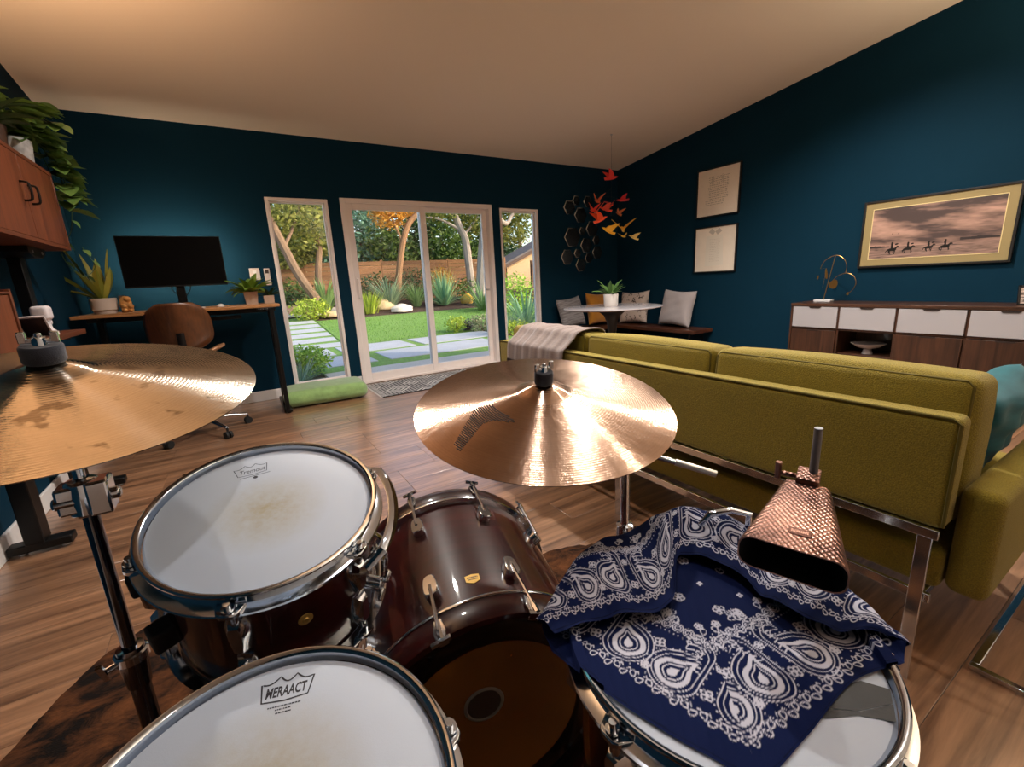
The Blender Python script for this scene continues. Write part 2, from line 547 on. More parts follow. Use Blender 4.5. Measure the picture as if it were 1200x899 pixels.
# ---- recessed ceiling lights
CAN_T = mat('light_trim', S(235, 230, 225), 0.5)
CANS = [(0.61, 3.12, 210, (1.0, 0.95, 0.89)), (3.71, 1.80, 350, (1.0, 0.93, 0.84)), (0.61, 0.80, 56, (1.0, 0.98, 1.0)),
        (2.15, 0.75, 28, (1.0, 0.95, 0.88)), (3.71, -0.6, 20, (1.0, 0.93, 0.84)), (0.61, -1.2, 4, (1.0, 0.97, 0.95)), (2.20, 2.30, 420, (1.0, 0.95, 0.88))]  # last can is added to brighten the sofa top and pictures
tilt = math.atan(0.1177)
for i, (x, y, e, c) in enumerate(CANS):
    z = ceil_z(y)
    lab = ['round recessed ceiling light above the office chair', 'round recessed ceiling light above the sideboard side of the sofa',
           'round recessed ceiling light above the tom drum', 'round recessed ceiling light above the sofa seat',
           'round recessed ceiling light behind the sofa end', 'round recessed ceiling light behind the drum seat', 'added round recessed ceiling light between sofa and sliding door'][i]
    Mx = Matrix.Translation((x, y, z)) @ Euler((-tilt, 0, 0)).to_matrix().to_4x4()
    r = thing('ceiling_downlight', lab, 'light', M=Mx, group='recessed ceiling lights')
    obj('light_trim', MB().lathe([(0.066, 0.0), (0.066, -0.005), (0.082, -0.004), (0.085, 0.0)], 32), CAN_T, r)
    obj('light_lens', MB().lathe([(0.0, -0.003), (0.066, -0.002)], 32), mat('lamp_lens', S(255, 240, 220), 0.4, emit=((1, 0.86, 0.68, 1), 14.0)), r)
    ld = bpy.data.lights.new('downlight_lamp', 'SPOT'); ld.energy = e; ld.color = c
    ld.spot_size = math.radians(150); ld.spot_blend = 0.7; ld.shadow_soft_size = 0.05
    lo = bpy.data.objects.new('downlight_lamp', ld); COL.objects.link(lo); lo.parent = r; lo.location = (0, 0, -0.012)

# ---- two upright floor lamps added out of view to light the ceiling
def torchiere(label, x, y, e, col):
    r = thing('added_floor_lamp', label, 'lamp', (x, y, 0))
    obj('base', MB().lathe([(0, 0), (.14, 0), (.14, .012), (.05, .025), (.012, .03)], 32), BLACK, r)
    obj('pole', MB().cyl((0, 0, .02), (0, 0, 1.62), .011, 12), BLACK, r)
    obj('bowl_shade', MB().lathe([(.012, 1.60), (.06, 1.61), (.13, 1.66), (.165, 1.73), (.160, 1.73), (.125, 1.667), (.055, 1.62), (0, 1.615)], 40), BLACK, r)
    obj('bulb', MB().ball((0, 0, 1.66), .03), mat('warm_bulb', S(255, 220, 170), .4, emit=((1, .68, .38, 1), 12.0)), r)
    ld = bpy.data.lights.new('added_uplight', 'SPOT'); ld.energy = e; ld.color = col; ld.spot_size = math.radians(116); ld.spot_blend = .8; ld.shadow_soft_size = .06
    lo = bpy.data.objects.new('added_uplight', ld); COL.objects.link(lo); lo.parent = r; lo.location = (0, 0, 1.70); lo.rotation_euler = (PI-.35, 0, 0)
torchiere('added black torchiere lamp beyond the sideboard', 4.30, -.45, 260, (1.0, .80, .54))
torchiere('added black torchiere lamp against the pale wall', 2.3, -1.5, 330, (1.0, .93, .84))
# ================================================================== DRUM KIT
def maroon_mat():
    M = wood('maroon_lacquer', S(20, 4, 4), S(62, 14, 11), 0.35, axis=0, scale=0.8, coat=1.0, ring=3.0)
    q = M.node_tree.nodes['Principled BSDF']; q.inputs['Specular IOR Level'].default_value = .15; q.inputs['Coat Roughness'].default_value = .03
    return M
MAROON = maroon_mat()
HEADW = mat('coated_drum_head', S(168, 176, 189), 0.55, var=(6.0, 0.03), bump=(900.0, 0.05))
INK = mat('logo_ink', S(28, 26, 34), 0.6)
GOLD = mat('gold_badge', S(196, 158, 84), 0.35, 0.7)
DKFELT = mat('charcoal_felt', S(40, 42, 54), 0.95, bump=(700.0, 0.3), sheen=0.3)
HUB = mat('dark_inner_wood', S(96, 62, 34), 0.6)

def stroke(pts, w, z=0.0, closed=False):
    """flat ink line as a ribbon of quads"""
    mb = MB(); n = len(pts); P = [Vector((p[0], p[1])) for p in pts]
    L_ = []
    for i in range(n):
        a = P[(i-1) % n] if (closed or i > 0) else P[i]
        b = P[(i+1) % n] if (closed or i < n-1) else P[i]
        t = (b-a); t = t.normalized() if t.length > 1e-9 else Vector((1, 0))
        nn = Vector((-t.y, t.x))*w/2
        L_.append((P[i]+nn, P[i]-nn))
    vs = []
    for a, b in L_: vs += [(a.x, a.y, z), (b.x, b.y, z)]
    fs = [(2*i, 2*i+1, 2*((i+1) % n)+1, 2*((i+1) % n)) for i in range(n if closed else n-1)]
    return mb.add(vs, fs)

def curve2(pts, k=6, closed=False):
    out = []; n = len(pts)
    rngi = range(n) if closed else range(n-1)
    for i in rngi:
        if closed: p = [pts[(i+d) % n] for d in (-1, 0, 1, 2)]
        else: p = [pts[max(i-1, 0)], pts[i], pts[i+1], pts[min(i+2, n-1)]]
        for q in range(k):
            t = q/k
            out.append(tuple(0.5*((2*p[1][c])+(-p[0][c]+p[2][c])*t+(2*p[0][c]-5*p[1][c]+4*p[2][c]-p[3][c])*t*t
                                  + (-p[0][c]+3*p[1][c]-3*p[2][c]+p[3][c])*t**3) for c in range(len(pts[0]))))
    if not closed: out.append(tuple(pts[-1]))
    return out

def hoop_prof(R, z=0.0, s=1):
    P = [(R-.0085, -.027), (R-.0085, -.003), (R-.006, -.0005), (R-.002, 0), (R, -.0015), (R, -.004), (R-.0035, -.0065), (R-.0045, -.010),
         (R-.0045, -.021), (R+.001, -.0235), (R+.008, -.0245), (R+.009, -.027), (R-.0085, -.027)]
    return [(r, z+s*h) for r, h in P]

def drum(name, label, C, n, R, depth, nl, a0, ref=(1, 0, 0), shellm=None, lugs=True, group=None, rot=0):
    root = thing(name, label, 'drum', M=align(C, n, ref), group=group)
    shellm = shellm or MAROON
    Rs = R-0.012
    sh = MB().lathe([(Rs-.006, -.02), (Rs, -.022), (Rs, -depth+.022), (Rs-.006, -depth+.02), (Rs-.008, -depth*.5), (Rs-.006, -.02)], 72)
    shell = obj('shell', sh, shellm, root)
    obj('hoop', MB().lathe(hoop_prof(R), 96), CHROME, root, weld=True)
    obj('hoop', MB().lathe(hoop_prof(R, -depth, -1), 72), CHROME, root, weld=True)
    head = obj('drum_head', MB().lathe([(0, -.0095), (R*.5, -.0095), (R-.02, -.0095), (R-.013, -.0115), (R-.009, -.017)], 72), HEADW, root)
    obj('bottom_head', MB().lathe([(R-.009, -depth+.012), (0, -depth+.010)], 48), HEADW, root)
    lug = MB()
    lo_ = [(-.010, -.036), (.010, -.036), (.0155, -.006), (.0155, .014), (.010, .028), (-.010, .028), (-.0155, .014), (-.0155, -.006)]
    hi_ = [(-.0055, -.028), (.0055, -.028), (.008, .002), (.008, .012), (.0055, .020), (-.0055, .020), (-.008, .012), (-.008, .002)]
    lug.add([(x, y, 0) for x, y in lo_]+[(x, y, .009) for x, y in lo_]+[(x, y, .021) for x, y in hi_],
            [(i, (i+1) % 8, 8+(i+1) % 8, 8+i) for i in range(8)]+[(8+i, 8+(i+1) % 8, 16+(i+1) % 8, 16+i) for i in range(8)]+[tuple(16+i for i in range(8))])
    lug.cyl((0, .02, .012), (0, .038, .012), .0065, 10)
    lugm = new_mesh('lug', lug); lugm.materials.append(CHROME)
    for k in range(nl):
        a = math.radians(a0+360.0*k/nl)
        d = Vector((math.cos(a), math.sin(a), 0)); t = Vector((-math.sin(a), math.cos(a), 0)); zz = Vector((0, 0, 1))
        for sgn, zc in ((1, -.074), (-1, -depth+.074)):
            if sgn < 0 and depth < .2: continue
            Mx = Matrix((t*sgn, zz*sgn, d)).transposed().to_4x4(); Mx.translation = d*(Rs-.001)+zz*zc
            o = bpy.data.objects.new('lug', lugm); COL.objects.link(o); o.parent = root; o.matrix_local = Mx
            ztop = -.016 if sgn > 0 else -depth+.016
            rod = MB()
            rp = d*(R+.0045)
            rod.cyl(rp+zz*(zc+.03*sgn), rp+zz*ztop, .0032, 8)
            Mb = Matrix((t, d, zz)).transposed().to_4x4(); Mb.translation = rp+zz*ztop
            rod.lathe([(0, .010*sgn), (.0042, .010*sgn), (.0045, .002*sgn), (.0078, .002*sgn), (.0078, -.001*sgn)], 10, Mb)
            obj('tension_rod', rod, CHROME, root)
            ear = MB(); Mb2 = Matrix((t, d, zz)).transposed().to_4x4(); Mb2.translation = d*(R-.0045)+zz*(-.0225 if sgn > 0 else -depth+.0225)
            ear.prism([(-.019, 0), (.019, 0), (.013, .014), (.008, .018), (-.008, .018), (-.013, .014)], -.004, .004, Mb2)
            obj('hoop_ear', ear, CHROME, root, 0.0015)
    return root, head

# ---- rack tom -------------------------------------------------------------
TC, TN = Vector((-.0065, .7471, .7863)), Vector((-.008, -.30, 1.0)).normalized()
tom, tomh = drum('rack_tom', 'maroon rack tom with script logo on its white head', TC, TN, .165, .235, 6, -111)
def crown(head, cx, cy, rot, w, h, word, shear, z, script):
    g = bpy.data.objects  # parts hang on the head: thing > part > sub-part
    Mx = Matrix.Translation((cx, cy, z)) @ Matrix.Rotation(rot, 4, 'Z')
    def put(nm, mb):
        me = mb if isinstance(mb, bpy.types.Mesh) else new_mesh(nm, mb)
        me.transform(Mx); obj(nm, me, INK, head)
    arc = lambda a, b, d: [((1-t)*a[0]+t*b[0], (1-t)*a[1]+t*b[1]-d*math.sin(PI*t)) for t in [i/8 for i in range(9)]]
    tips = [(-w*.54, h*.40), (-w*.17, h*.62), (w*.17, h*.62), (w*.54, h*.40)]
    top = arc(tips[0], tips[1], h*.16)+arc(tips[1], tips[2], h*.26)[1:]+arc(tips[2], tips[3], h*.16)[1:]
    loop = top+[(w*.46, -h*.42), (0, -h*.50), (-w*.46, -h*.42)]
    put('crown_logo', stroke(loop, w*.035 if not script else w*.025, 0, True))
    tm = text_mesh(word, h*.62, 0.00005, 1.0, shear, 0.0 if script else .028)
    sx = w*.82/max(1e-6, max(v.co.x for v in tm.vertices)-min(v.co.x for v in tm.vertices))
    for v in tm.vertices: v.co.x *= sx; v.co.y = v.co.y*1.0-h*.08; v.co.z *= 0.2
    put('logo_lettering', tm)
    if script:
        put('logo_underline', stroke([(-w*.42, -h*.66), (w*.55, -h*.66)], w*.025))
        put('logo_dot', MB().lathe([(0, 0), (w*.075, 0)], 16, Matrix.Translation((w*.06, -h*.86, 0))))
    else:
        for q, (yy, ww) in enumerate(((-.70, .62), (-.84, .30), (-.98, .26))):
            mb = MB(); r = random.Random(q+3); x = -w*ww/2
            while x < w*ww/2:
                l = w*r.uniform(.02, .06); mb.box((x, h*yy-.0007, 0), (x+l, h*yy+.0007, .00003)); x += l+w*.012
            put('small_print', mb)
crown(tomh, -.0125, .107, .06, .047, .026, 'Tremout', .35, -.0093, True)
# dirt where the sticks land is a stain of the head itself
def stain(head_obj, spots, name):
    M = HEADW.copy(); M.name = name; nt = M.node_tree; p = nt.nodes['Principled BSDF']; L = nt.links.new
    tc = N(nt, 'ShaderNodeTexCoord'); mp = N(nt, 'ShaderNodeMapping')
    mp.inputs['Location'].default_value = (-spots[0]*spots[2], -spots[1]*spots[2], 0); mp.inputs['Scale'].default_value = (spots[2],)*3
    L(tc.outputs['Object'], mp.inputs['Vector'])
    g = N(nt, 'ShaderNodeTexGradient', gradient_type='SPHERICAL'); L(mp.outputs['Vector'], g.inputs['Vector'])
    no = N(nt, 'ShaderNodeTexNoise', Scale=60.0, Detail=8.0, Roughness=0.7); L(tc.outputs['Object'], no.inputs['Vector'])
    mu = N(nt, 'ShaderNodeMath', operation='MULTIPLY'); L(g.outputs['Fac'], mu.inputs[0]); L(no.outputs['Fac'], mu.inputs[1])
    rp = N(nt, 'ShaderNodeValToRGB'); rp.color_ramp.elements[0].position = 0.0; rp.color_ramp.elements[0].color = S(168, 176, 189)
    rp.color_ramp.elements[1].position = 0.55; rp.color_ramp.elements[1].color = S(150, 140, 112)
    L(mu.outputs[0], rp.inputs['Fac']); L(rp.outputs['Color'], p.inputs['Base Color'])
    head_obj.data.materials.clear(); head_obj.data.materials.append(M)
stain(tomh, (.0, -.005, 11.0), 'tom_head_worn')
# suspension band around the right side of the tom
band = MB()
for dz, r_ in ((-.004, .186), (-.020, .1865)):
    pass
def bandpt(a, r_, z): return (r_*math.cos(math.radians(a)), r_*math.sin(math.radians(a)), z)
arcpts = [bandpt(16+0, .172, -.024)]+[bandpt(a, .191, -.026-.02*(14-a)/70) for a in range(12, -46, -6)]+[bandpt(-50, .176, -.062)]
band.tube(arcpts, .0085, 8, flat=(1.0, .22))
obj('suspension_band', band, CHROME, tom)
br = MB()
for a, z0, z1 in ((-30, -.09, -.17), (-22, -.075, -.19)):
    br.tube([bandpt(a, .158, z0), bandpt(a, .176, z0-.02), bandpt(a-3, .178, (z0+z1)/2), bandpt(a, .172, z1), bandpt(a, .156, z1-.01)], .006, 8, flat=(1, .5))
obj('mount_bracket', br, CHROME, tom)
kn = MB(); kn.cyl(bandpt(-40, .150, -.135), bandpt(-40, .185, -.135), .012, 10)
for d in (-1, 1):
    Mx = Matrix.Translation(bandpt(-40, .187, -.135)) @ Matrix.Rotation(math.radians(-40), 4, 'Z') @ Matrix.Rotation(.5, 4, 'X')
    kn.box((-.003, -.024 if d < 0 else .004, -.007), (.004, -.004 if d < 0 else .024, .007), Mx)
obj('wing_nut', kn, CHROME, tom, .002)
bd = MB().lathe([(0, .004), (.004, .004), (.005, .002), (.0105, .001), (.0105, 0)], 16,
                Matrix.Translation(bandpt(-82, .153, -.10)) @ Matrix.Rotation(math.radians(-82), 4, 'Z') @ Matrix.Rotation(PI/2, 4, 'Y'))
obj('air_vent', bd, GOLD, tom)
ma = MB()
for a, z, l, w in ((-171, -.052, .030, .026), (-158, -.130, .032, .030)):
    Mx = Matrix.Rotation(math.radians(a), 4, 'Z')
    ma.box((.150, -w/2, z-.020), (.150+l, w/2, z+.018), Mx)
    obj('rubber_mount', ma, RUBBER, tom, .004); ma = MB()

# ---- drum in front of the seat ---------------------------------------------
SNC, SNN = Vector((-.06, .372, .656)), Vector((-.034, -.138, 1.0)).normalized()
snare, snh = drum('snare_drum', 'snare drum with block letter crown logo on its white head', SNC, SNN, .178, .15, 8, -2)
crown(snh, .041, .127, -.30, .052, .027, 'MERAACT', 0.0, -.0093, False)
stain(snh, (-.0, .02, 9.0), 'snare_head_worn')
st = thing('snare_stand', 'chrome tripod stand holding the snare drum', 'stand', (SNC.x-.02, SNC.y-.03, 0.008))
st_w = lambda mb: mb
sb = MB(); c = Vector((SNC.x-.02, SNC.y-.03, 0))
sb.cyl((c.x, c.y, .10), (c.x, c.y, .44), .014, 14)
obj('pole', sb, CHROME, st, world=True)
bot = SNC-SNN*.158
for k in range(3):
    a = math.radians(95+120*k)
    e = bot+Vector((math.cos(a)*.182, math.sin(a)*.182, 0)); e.z += -SNN.x/SNN.z*(e.x-bot.x)-SNN.y/SNN.z*(e.y-bot.y)
    e2 = e+SNN*.03
    obj('basket_arm', MB().tube([(c.x, c.y, .43), (e.x*.6+c.x*.4, e.y*.6+c.y*.4, .445), e-SNN*.004, e2], .006, 8), CHROME, st, world=True)
    f = (c.x+.25*math.cos(a+.4), c.y+.25*math.sin(a+.4), .021)
    l = obj('leg', MB().tube([(c.x, c.y, .27), f], .007, 8), CHROME, st, world=True)
    obj('rubber_foot', MB().ball(f, .011), RUBBER, l, world=False).data.transform(st.matrix_world.inverted())

# ---- floor tom ----------------------------------------------------------------
FC = Vector((.439, .268, .675))
ft, fth = drum('floor_tom', 'maroon floor tom under the paisley bandana', FC, Vector((0, 0, 1)), .178, .38, 8, -178)
for a in (-150, -35, 85):
    ar = math.radians(a); d = Vector((math.cos(ar), math.sin(ar), 0))
    lg = MB(); b0 = d*.192
    lg.tube([b0+Vector((0, 0, -.19)), b0+Vector((0, 0, -.50)), b0*1.10+Vector((0, 0, -.655))], .0065, 10)
    l = obj('leg', lg, CHROME, ft)
    obj('rubber_foot', MB().ball(b0*1.10+Vector((0, 0, -.655)), .012), RUBBER, l)
    mt = MB(); Mx = Matrix.Rotation(ar, 4, 'Z')
    mt.box((.160, -.016, -.285), (.204, .016, -.225), Mx)
    obj('leg_mount', mt, CHROME, ft, .004)
tape = MB()
for (x0, y0, x1, y1, w) in ((.066, -.124, .022, -.142, .012),):
    pass
def on_head(pts, nm):
    mb = MB().add([(x, y, -.0088) for x, y in pts], [tuple(range(len(pts)))])
    obj(nm, mb, mat('grey_tape', S(36, 37, 39), 0.6, bump=(300.0, .1)), fth)
on_head([(.020, -.100), (.0708, -.1213), (.0838, -.1428), (.0665, -.1505), (.030, -.1350), (.004, -.113)][::-1], 'tape_strip')
on_head([(.004, -.1138), (.030, -.1360), (.0662, -.1512), (.0461, -.1602), (.0245, -.1370), (-.010, -.118)][::-1], 'tape_strip')

# ---- bass drum -----------------------------------------------------------------
BC = Vector((.283, .59, .293)); bth, bpi = .238, .05
BN = Vector((math.sin(bth)*math.cos(bpi), math.cos(bth)*math.cos(bpi), math.sin(bpi)))
BL, BR = .46, .26
bass = thing('bass_drum', 'maroon lacquered bass drum lying on the cowhide', 'drum', M=align(BC, BN, (math.cos(bth), -math.sin(bth), 0)))
rs = BR-.013
obj('shell', MB().lathe([(rs-.007, .03), (rs, .032), (rs, BL-.032), (rs-.007, BL-.03), (rs-.008, BL/2), (rs-.007, .03)], 96), MAROON, bass)
for z0, z1 in ((0, .05), (BL-.046, BL)):
    obj('hoop', MB().lathe([(BR-.012, z0), (BR-.001, z0), (BR, z0+.002), (BR, z1-.002), (BR-.001, z1), (BR-.012, z1), (BR-.012, z0)], 96, smooth=True), MAROON, bass, weld=True)
for z0, z1 in ((.049, .058), (BL-.055, BL-.045)):
    obj('metal_inlay', MB().lathe([(rs-.001, z0), (BR+.001, z0+.001), (BR+.002, (z0+z1)/2), (BR+.001, z1-.001), (rs-.001, z1)], 96), CHROME, bass)
film = mat('smoky_drum_film', S(150, 94, 42), 0.16, coat=0.6, var=(5.0, 0.25))
film.node_tree.nodes['Principled BSDF'].inputs['Alpha'].default_value = 0.72
bh = obj('drum_head', MB().lathe([(0, .026), (.180, .026)], 72), film, bass)
obj('head_collar', MB().lathe([(.178, .0258), (.182, .0245), (.222, .025), (.238, .023), (.2485, .016)], 96), mat('black_gloss_ring', S(7, 7, 8), 0.12, coat=0.6), bass)
obj('port_ring', MB().lathe([(.032, .0252), (.034, .023), (.037, .0235), (.039, .0255)], 40, Matrix.Translation((-.012, -.045, 0))), mat('dark_ring_plastic', S(120, 114, 104), 0.35), bh)
obj('impact_patch', MB().lathe([(0, .0254), (.033, .0254)], 32, Matrix.Translation((-.012, -.045, 0))), mat('impact_patch_grey', S(66, 58, 50), 0.3, coat=.4), bh)
obj('far_head', MB().lathe([(0, BL-.02), (rs-.002, BL-.02)], 72), HUB, bass)
for k in range(10):
    a = math.radians(18+36*k)
    d = Vector((math.sin(a), -math.cos(a), 0)); t = Vector((math.cos(a), math.sin(a), 0)); zz = Vector((0, 0, 1))
    for sg, ze in ((1, 0.0), (-1, BL)):
        lc = ze+sg*.125
        Mx = Matrix((t, zz, d)).transposed().to_4x4(); Mx.translation = d*(rs-.001)+zz*lc
        lug = MB().prism(curve2([(-.011, -.022), (.011, -.022), (.0145, 0), (.009, .026), (-.009, .026), (-.0145, 0)], 3, True), 0, .020, Mx)
        obj('lug', lug, CHROME, bass, .002)
        rod = MB().cyl(d*(rs+.018)+zz*lc, d*(BR+.010)+zz*(ze+sg*.004), .0036, 8)
        rod.cyl(d*(BR+.010)+zz*(ze+sg*.004), d*(BR+.010)+zz*(ze-sg*.014), .006, 8)
        Mb = Matrix((t, d, zz)).transposed().to_4x4(); Mb.translation = d*(BR+.010)+zz*(ze-sg*.016)
        rod.box((-.017, -.003, -.0035), (.017, .003, .0035), Mb)
        obj('tension_rod', rod, CHROME, bass)
        cl = MB(); Mc = Matrix((t, zz*sg, d)).transposed().to_4x4(); Mc.translation = d*BR+zz*ze
        cl.prism([(-.009, -.006), (.009, -.006), (.011, .01), (.007, .036), (-.007, .036), (-.011, .01)], .0005, .006, Mc)
        cl.box((-.009, -.006, -.012), (.009, -.001, .003), Mc)
        obj('claw_hook', cl, CHROME, bass, .0015)
# badge on top of the shell
bg_ = MB(); Mb = Matrix((Vector((1, 0, 0)), Vector((0, 0, 1)), Vector((0, -1, 0)))).transposed().to_4x4(); Mb.translation = Vector((.0, -rs-.0004, .118))
bg_.prism([(-.014, .010), (-.014, -.006), (0, -.013), (.014, -.006), (.014, .010), (0, .013)], 0, .001, Mb)
bdg = obj('shield_badge', bg_, GOLD, bass)
def tiny_marks(rows, seed):
    mb = MB(); r = random.Random(seed)
    for x0, x1, y, h in rows:
        x = x0
        while x < x1:
            l = r.uniform(.0009, .0022); mb.box((x, y-h/2*r.uniform(.6, 1), 0), (min(x+l, x1), y+h/2, .0003)); x += l+.0006
    return mb
mk = tiny_marks([(-.0105, .0105, .004, .0036), (-.0095, .0095, -.0015, .0034)], 5)
mk.v = [tuple(Mb @ Matrix.Translation((0, 0, .0010)) @ Vector(v)) for v in mk.v]
obj('badge_print', mk, INK, bdg)
for sx in (-1, 1):
    p0 = Vector((sx*(rs+.004), .06, BL-.10)); p1 = Vector((sx*(rs+.10), .262, BL-.03))
    sp = obj('spur_leg', MB().tube([p0+Vector((-sx*.01, -.03, 0)), p0, p1], .0075, 10), CHROME, bass)
    obj('rubber_foot', MB().ball(p1, .013), RUBBER, sp)
    obj('spur_mount', MB().cyl((sx*(rs-.004), .04, BL-.10), (sx*(rs+.022), .04, BL-.10), .020, 16), CHROME, bass)

# ---- cymbals -----------------------------------------------------------------------
def cymbal_mat(name, base, seed, grime):
    M = bpy.data.materials.new(name); M.use_nodes = True
    nt = M.node_tree; p = nt.nodes['Principled BSDF']; L = nt.links.new
    p.inputs['Metallic'].default_value = 1.0
    tc = N(nt, 'ShaderNodeTexCoord')
    sx = N(nt, 'ShaderNodeSeparateXYZ'); L(tc.outputs['Object'], sx.inputs[0])
    cb = N(nt, 'ShaderNodeCombineXYZ'); L(sx.outputs['X'], cb.inputs['X']); L(sx.outputs['Y'], cb.inputs['Y'])
    ln = N(nt, 'ShaderNodeVectorMath', operation='LENGTH'); L(cb.outputs[0], ln.inputs[0])
    no = N(nt, 'ShaderNodeTexNoise', Scale=7.0, Detail=7.0, Roughness=0.65); L(tc.outputs['Object'], no.inputs['Vector'])
    ra = N(nt, 'ShaderNodeTexNoise', Detail=5.0, Roughness=0.7, Scale=1.0, noise_dimensions='1D')
    ml = N(nt, 'ShaderNodeMath', operation='MULTIPLY'); ml.inputs[1].default_value = 260.0
    L(ln.outputs['Value'], ml.inputs[0]); L(ml.outputs[0], ra.inputs['W'])
    rp = N(nt, 'ShaderNodeValToRGB'); e = rp.color_ramp.elements
    e[0].position = .28; e[0].color = tuple(c*.72 for c in base[:3])+(1,)
    e[1].position = .62; e[1].color = base
    L(no.outputs['Fac'], rp.inputs['Fac'])
    mx = N(nt, 'ShaderNodeMix', data_type='RGBA', blend_type='MULTIPLY'); mx.inputs['Factor'].default_value = .28
    L(rp.outputs['Color'], mx.inputs[6]); L(ra.outputs['Fac'], mx.inputs[7])
    out = mx.outputs[2]
    if grime:
        sp = N(nt, 'ShaderNodeTexNoise', Scale=26.0, Detail=3.0, Roughness=.5); L(tc.outputs['Object'], sp.inputs['Vector'])
        gr = N(nt, 'ShaderNodeValToRGB'); g = gr.color_ramp.elements
        g[0].position = .61; g[0].color = (1, 1, 1, 1); g[1].position = .68; g[1].color = (.32, .27, .22, 1)
        L(sp.outputs['Fac'], gr.inputs['Fac'])
        m2 = N(nt, 'ShaderNodeMix', data_type='RGBA', blend_type='MULTIPLY'); m2.inputs['Factor'].default_value = .8
        L(out, m2.inputs[6]); L(gr.outputs['Color'], m2.inputs[7]); out = m2.outputs[2]
    L(out, p.inputs['Base Color'])
    mr = N(nt, 'ShaderNodeMapRange'); mr.inputs['To Min'].default_value = .13; mr.inputs['To Max'].default_value = .25
    L(no.outputs['Fac'], mr.inputs['Value']); L(mr.outputs[0], p.inputs['Roughness'])
    p.inputs['Anisotropic'].default_value = .9; p.inputs['Anisotropic Rotation'].default_value = .25
    tg = N(nt, 'ShaderNodeTangent', direction_type='RADIAL', axis='Z'); L(tg.outputs[0], p.inputs['Tangent'])
    wv = N(nt, 'ShaderNodeMath', operation='SINE'); mw = N(nt, 'ShaderNodeMath', operation='MULTIPLY'); mw.inputs[1].default_value = 1250.0
    L(ln.outputs['Value'], mw.inputs[0]); L(mw.outputs[0], wv.inputs[0])
    ham = N(nt, 'ShaderNodeTexNoise', Scale=55.0, Detail=3.0); L(tc.outputs['Object'], ham.inputs['Vector'])
    ad = N(nt, 'ShaderNodeMath', operation='MULTIPLY_ADD'); ad.inputs[1].default_value = 4.5
    L(ham.outputs['Fac'], ad.inputs[0]); L(wv.outputs[0], ad.inputs[2])
    bp = N(nt, 'ShaderNodeBump', Strength=.16); bp.inputs['Distance'].default_value = .0006
    L(ad.outputs[0], bp.inputs['Height']); L(bp.outputs['Normal'], p.inputs['Normal'])
    return M
def cym_h(r, R):
    if r < .052:
        t = r/.052
        return .050-.016*t*t
    t = (r-.052)/(R-.052)
    return .034*(1-t)**1.0*(1-.25*t)
def cymbal(name, label, C, n, R, m_):
    root = thing(name, label, 'cymbal', M=align(C, n))
    rr = [.006+.046*i/6 for i in range(7)]+[.052+(R-.052)*i/26 for i in range(1, 27)]
    prof = [(r, cym_h(r, R)) for r in rr]
    prof = prof+[(R, -.0012)]+[(r, h-.0014) for r, h in reversed(prof[:-1])]+[prof[0]]
    obj('bronze_plate', MB().lathe(prof, 144), m_, root)
    return root
CL, NL = Vector((-.24, .886, .977)), Vector((.046, -.196, 1)).normalized()
CR, NR = Vector((.494, .700, .857)), Vector((-.076, -.20, 1)).normalized()
cyl_l = cymbal('crash_cymbal', 'worn bronze cymbal with dark spots above the rack tom', CL, NL, .254, cymbal_mat('old_bronze', S(176, 166, 150), 1, True))
cyl_r = cymbal('ride_cymbal', 'bronze ride cymbal with hatched logo above the bass drum', CR, NR, .254, cymbal_mat('bright_bronze', S(190, 156, 132), 2, False))
# hatched ink logo on the ride: thin arcs following the lathe grooves
poly = [(-.2146, -.0401), (-.2129, -.0631), (-.1469, -.0205), (-.1258, -.0268), (-.1031, -.0558), (-.0988, -.0531), (-.1044, .0238), (-.1322, .0355)]
def inside(x, y):
    c = False; n = len(poly); j = n-1
    for i in range(n):
        xi, yi = poly[i]; xj, yj = poly[j]
        if (yi > y) != (yj > y) and x < (xj-xi)*(y-yi)/(yj-yi)+xi: c = not c
        j = i
    return c
lg = MB(); r = .098
while r < .226:
    run = []
    for q in range(0, 400):
        a = math.radians(150+75*q/400)
        if inside(r*math.cos(a), r*math.sin(a)): run.append(a)
        else:
            if len(run) > 3:
                for a0, a1 in zip(run[:-1], run[1:]):
                    pts = [(rr_*math.cos(aa), rr_*math.sin(aa), cym_h(rr_, .254)+.0004) for rr_, aa in ((r, a0), (r+.0021, a0), (r+.0021, a1), (r, a1))]
                    lg.add(pts, [(0, 1, 2, 3)])
            run = []
    r += .0042
obj('ink_logo', lg, mat('cymbal_ink', S(44, 36, 32), .7, spec=.1), cyl_r)

def topper(root_stand, C, n, scale=1.0):
    Mx = align(C, n)
    f = MB().lathe([(.005, .050), (.019*scale, .050), (.021*scale, .053), (.021*scale, .073), (.019*scale, .076), (.005, .076)], 28, Mx)
    obj('felt_washer', f, DKFELT, root_stand, world=True)
    w = MB().cyl(Mx @ Vector((0, 0, .045)), Mx @ Vector((0, 0, .092)), .004, 10)
    w.lathe([(0, .087), (.007, .087), (.009, .076)], 14, Mx)
    for s_ in (-1, 1):
        w.box((s_*.0165-.0045, -.003, .078), (s_*.0165+.0045, .003, .094), Mx)
        w.box((min(0, s_*.014), -.003, .078), (max(0, s_*.014), .003, .084), Mx)
    obj('wing_nut', w, CHROME, root_stand, .0012, world=True)
DARKCHROME = mat('dark_chrome', (.20, .20, .22, 1), .12, 1.0)
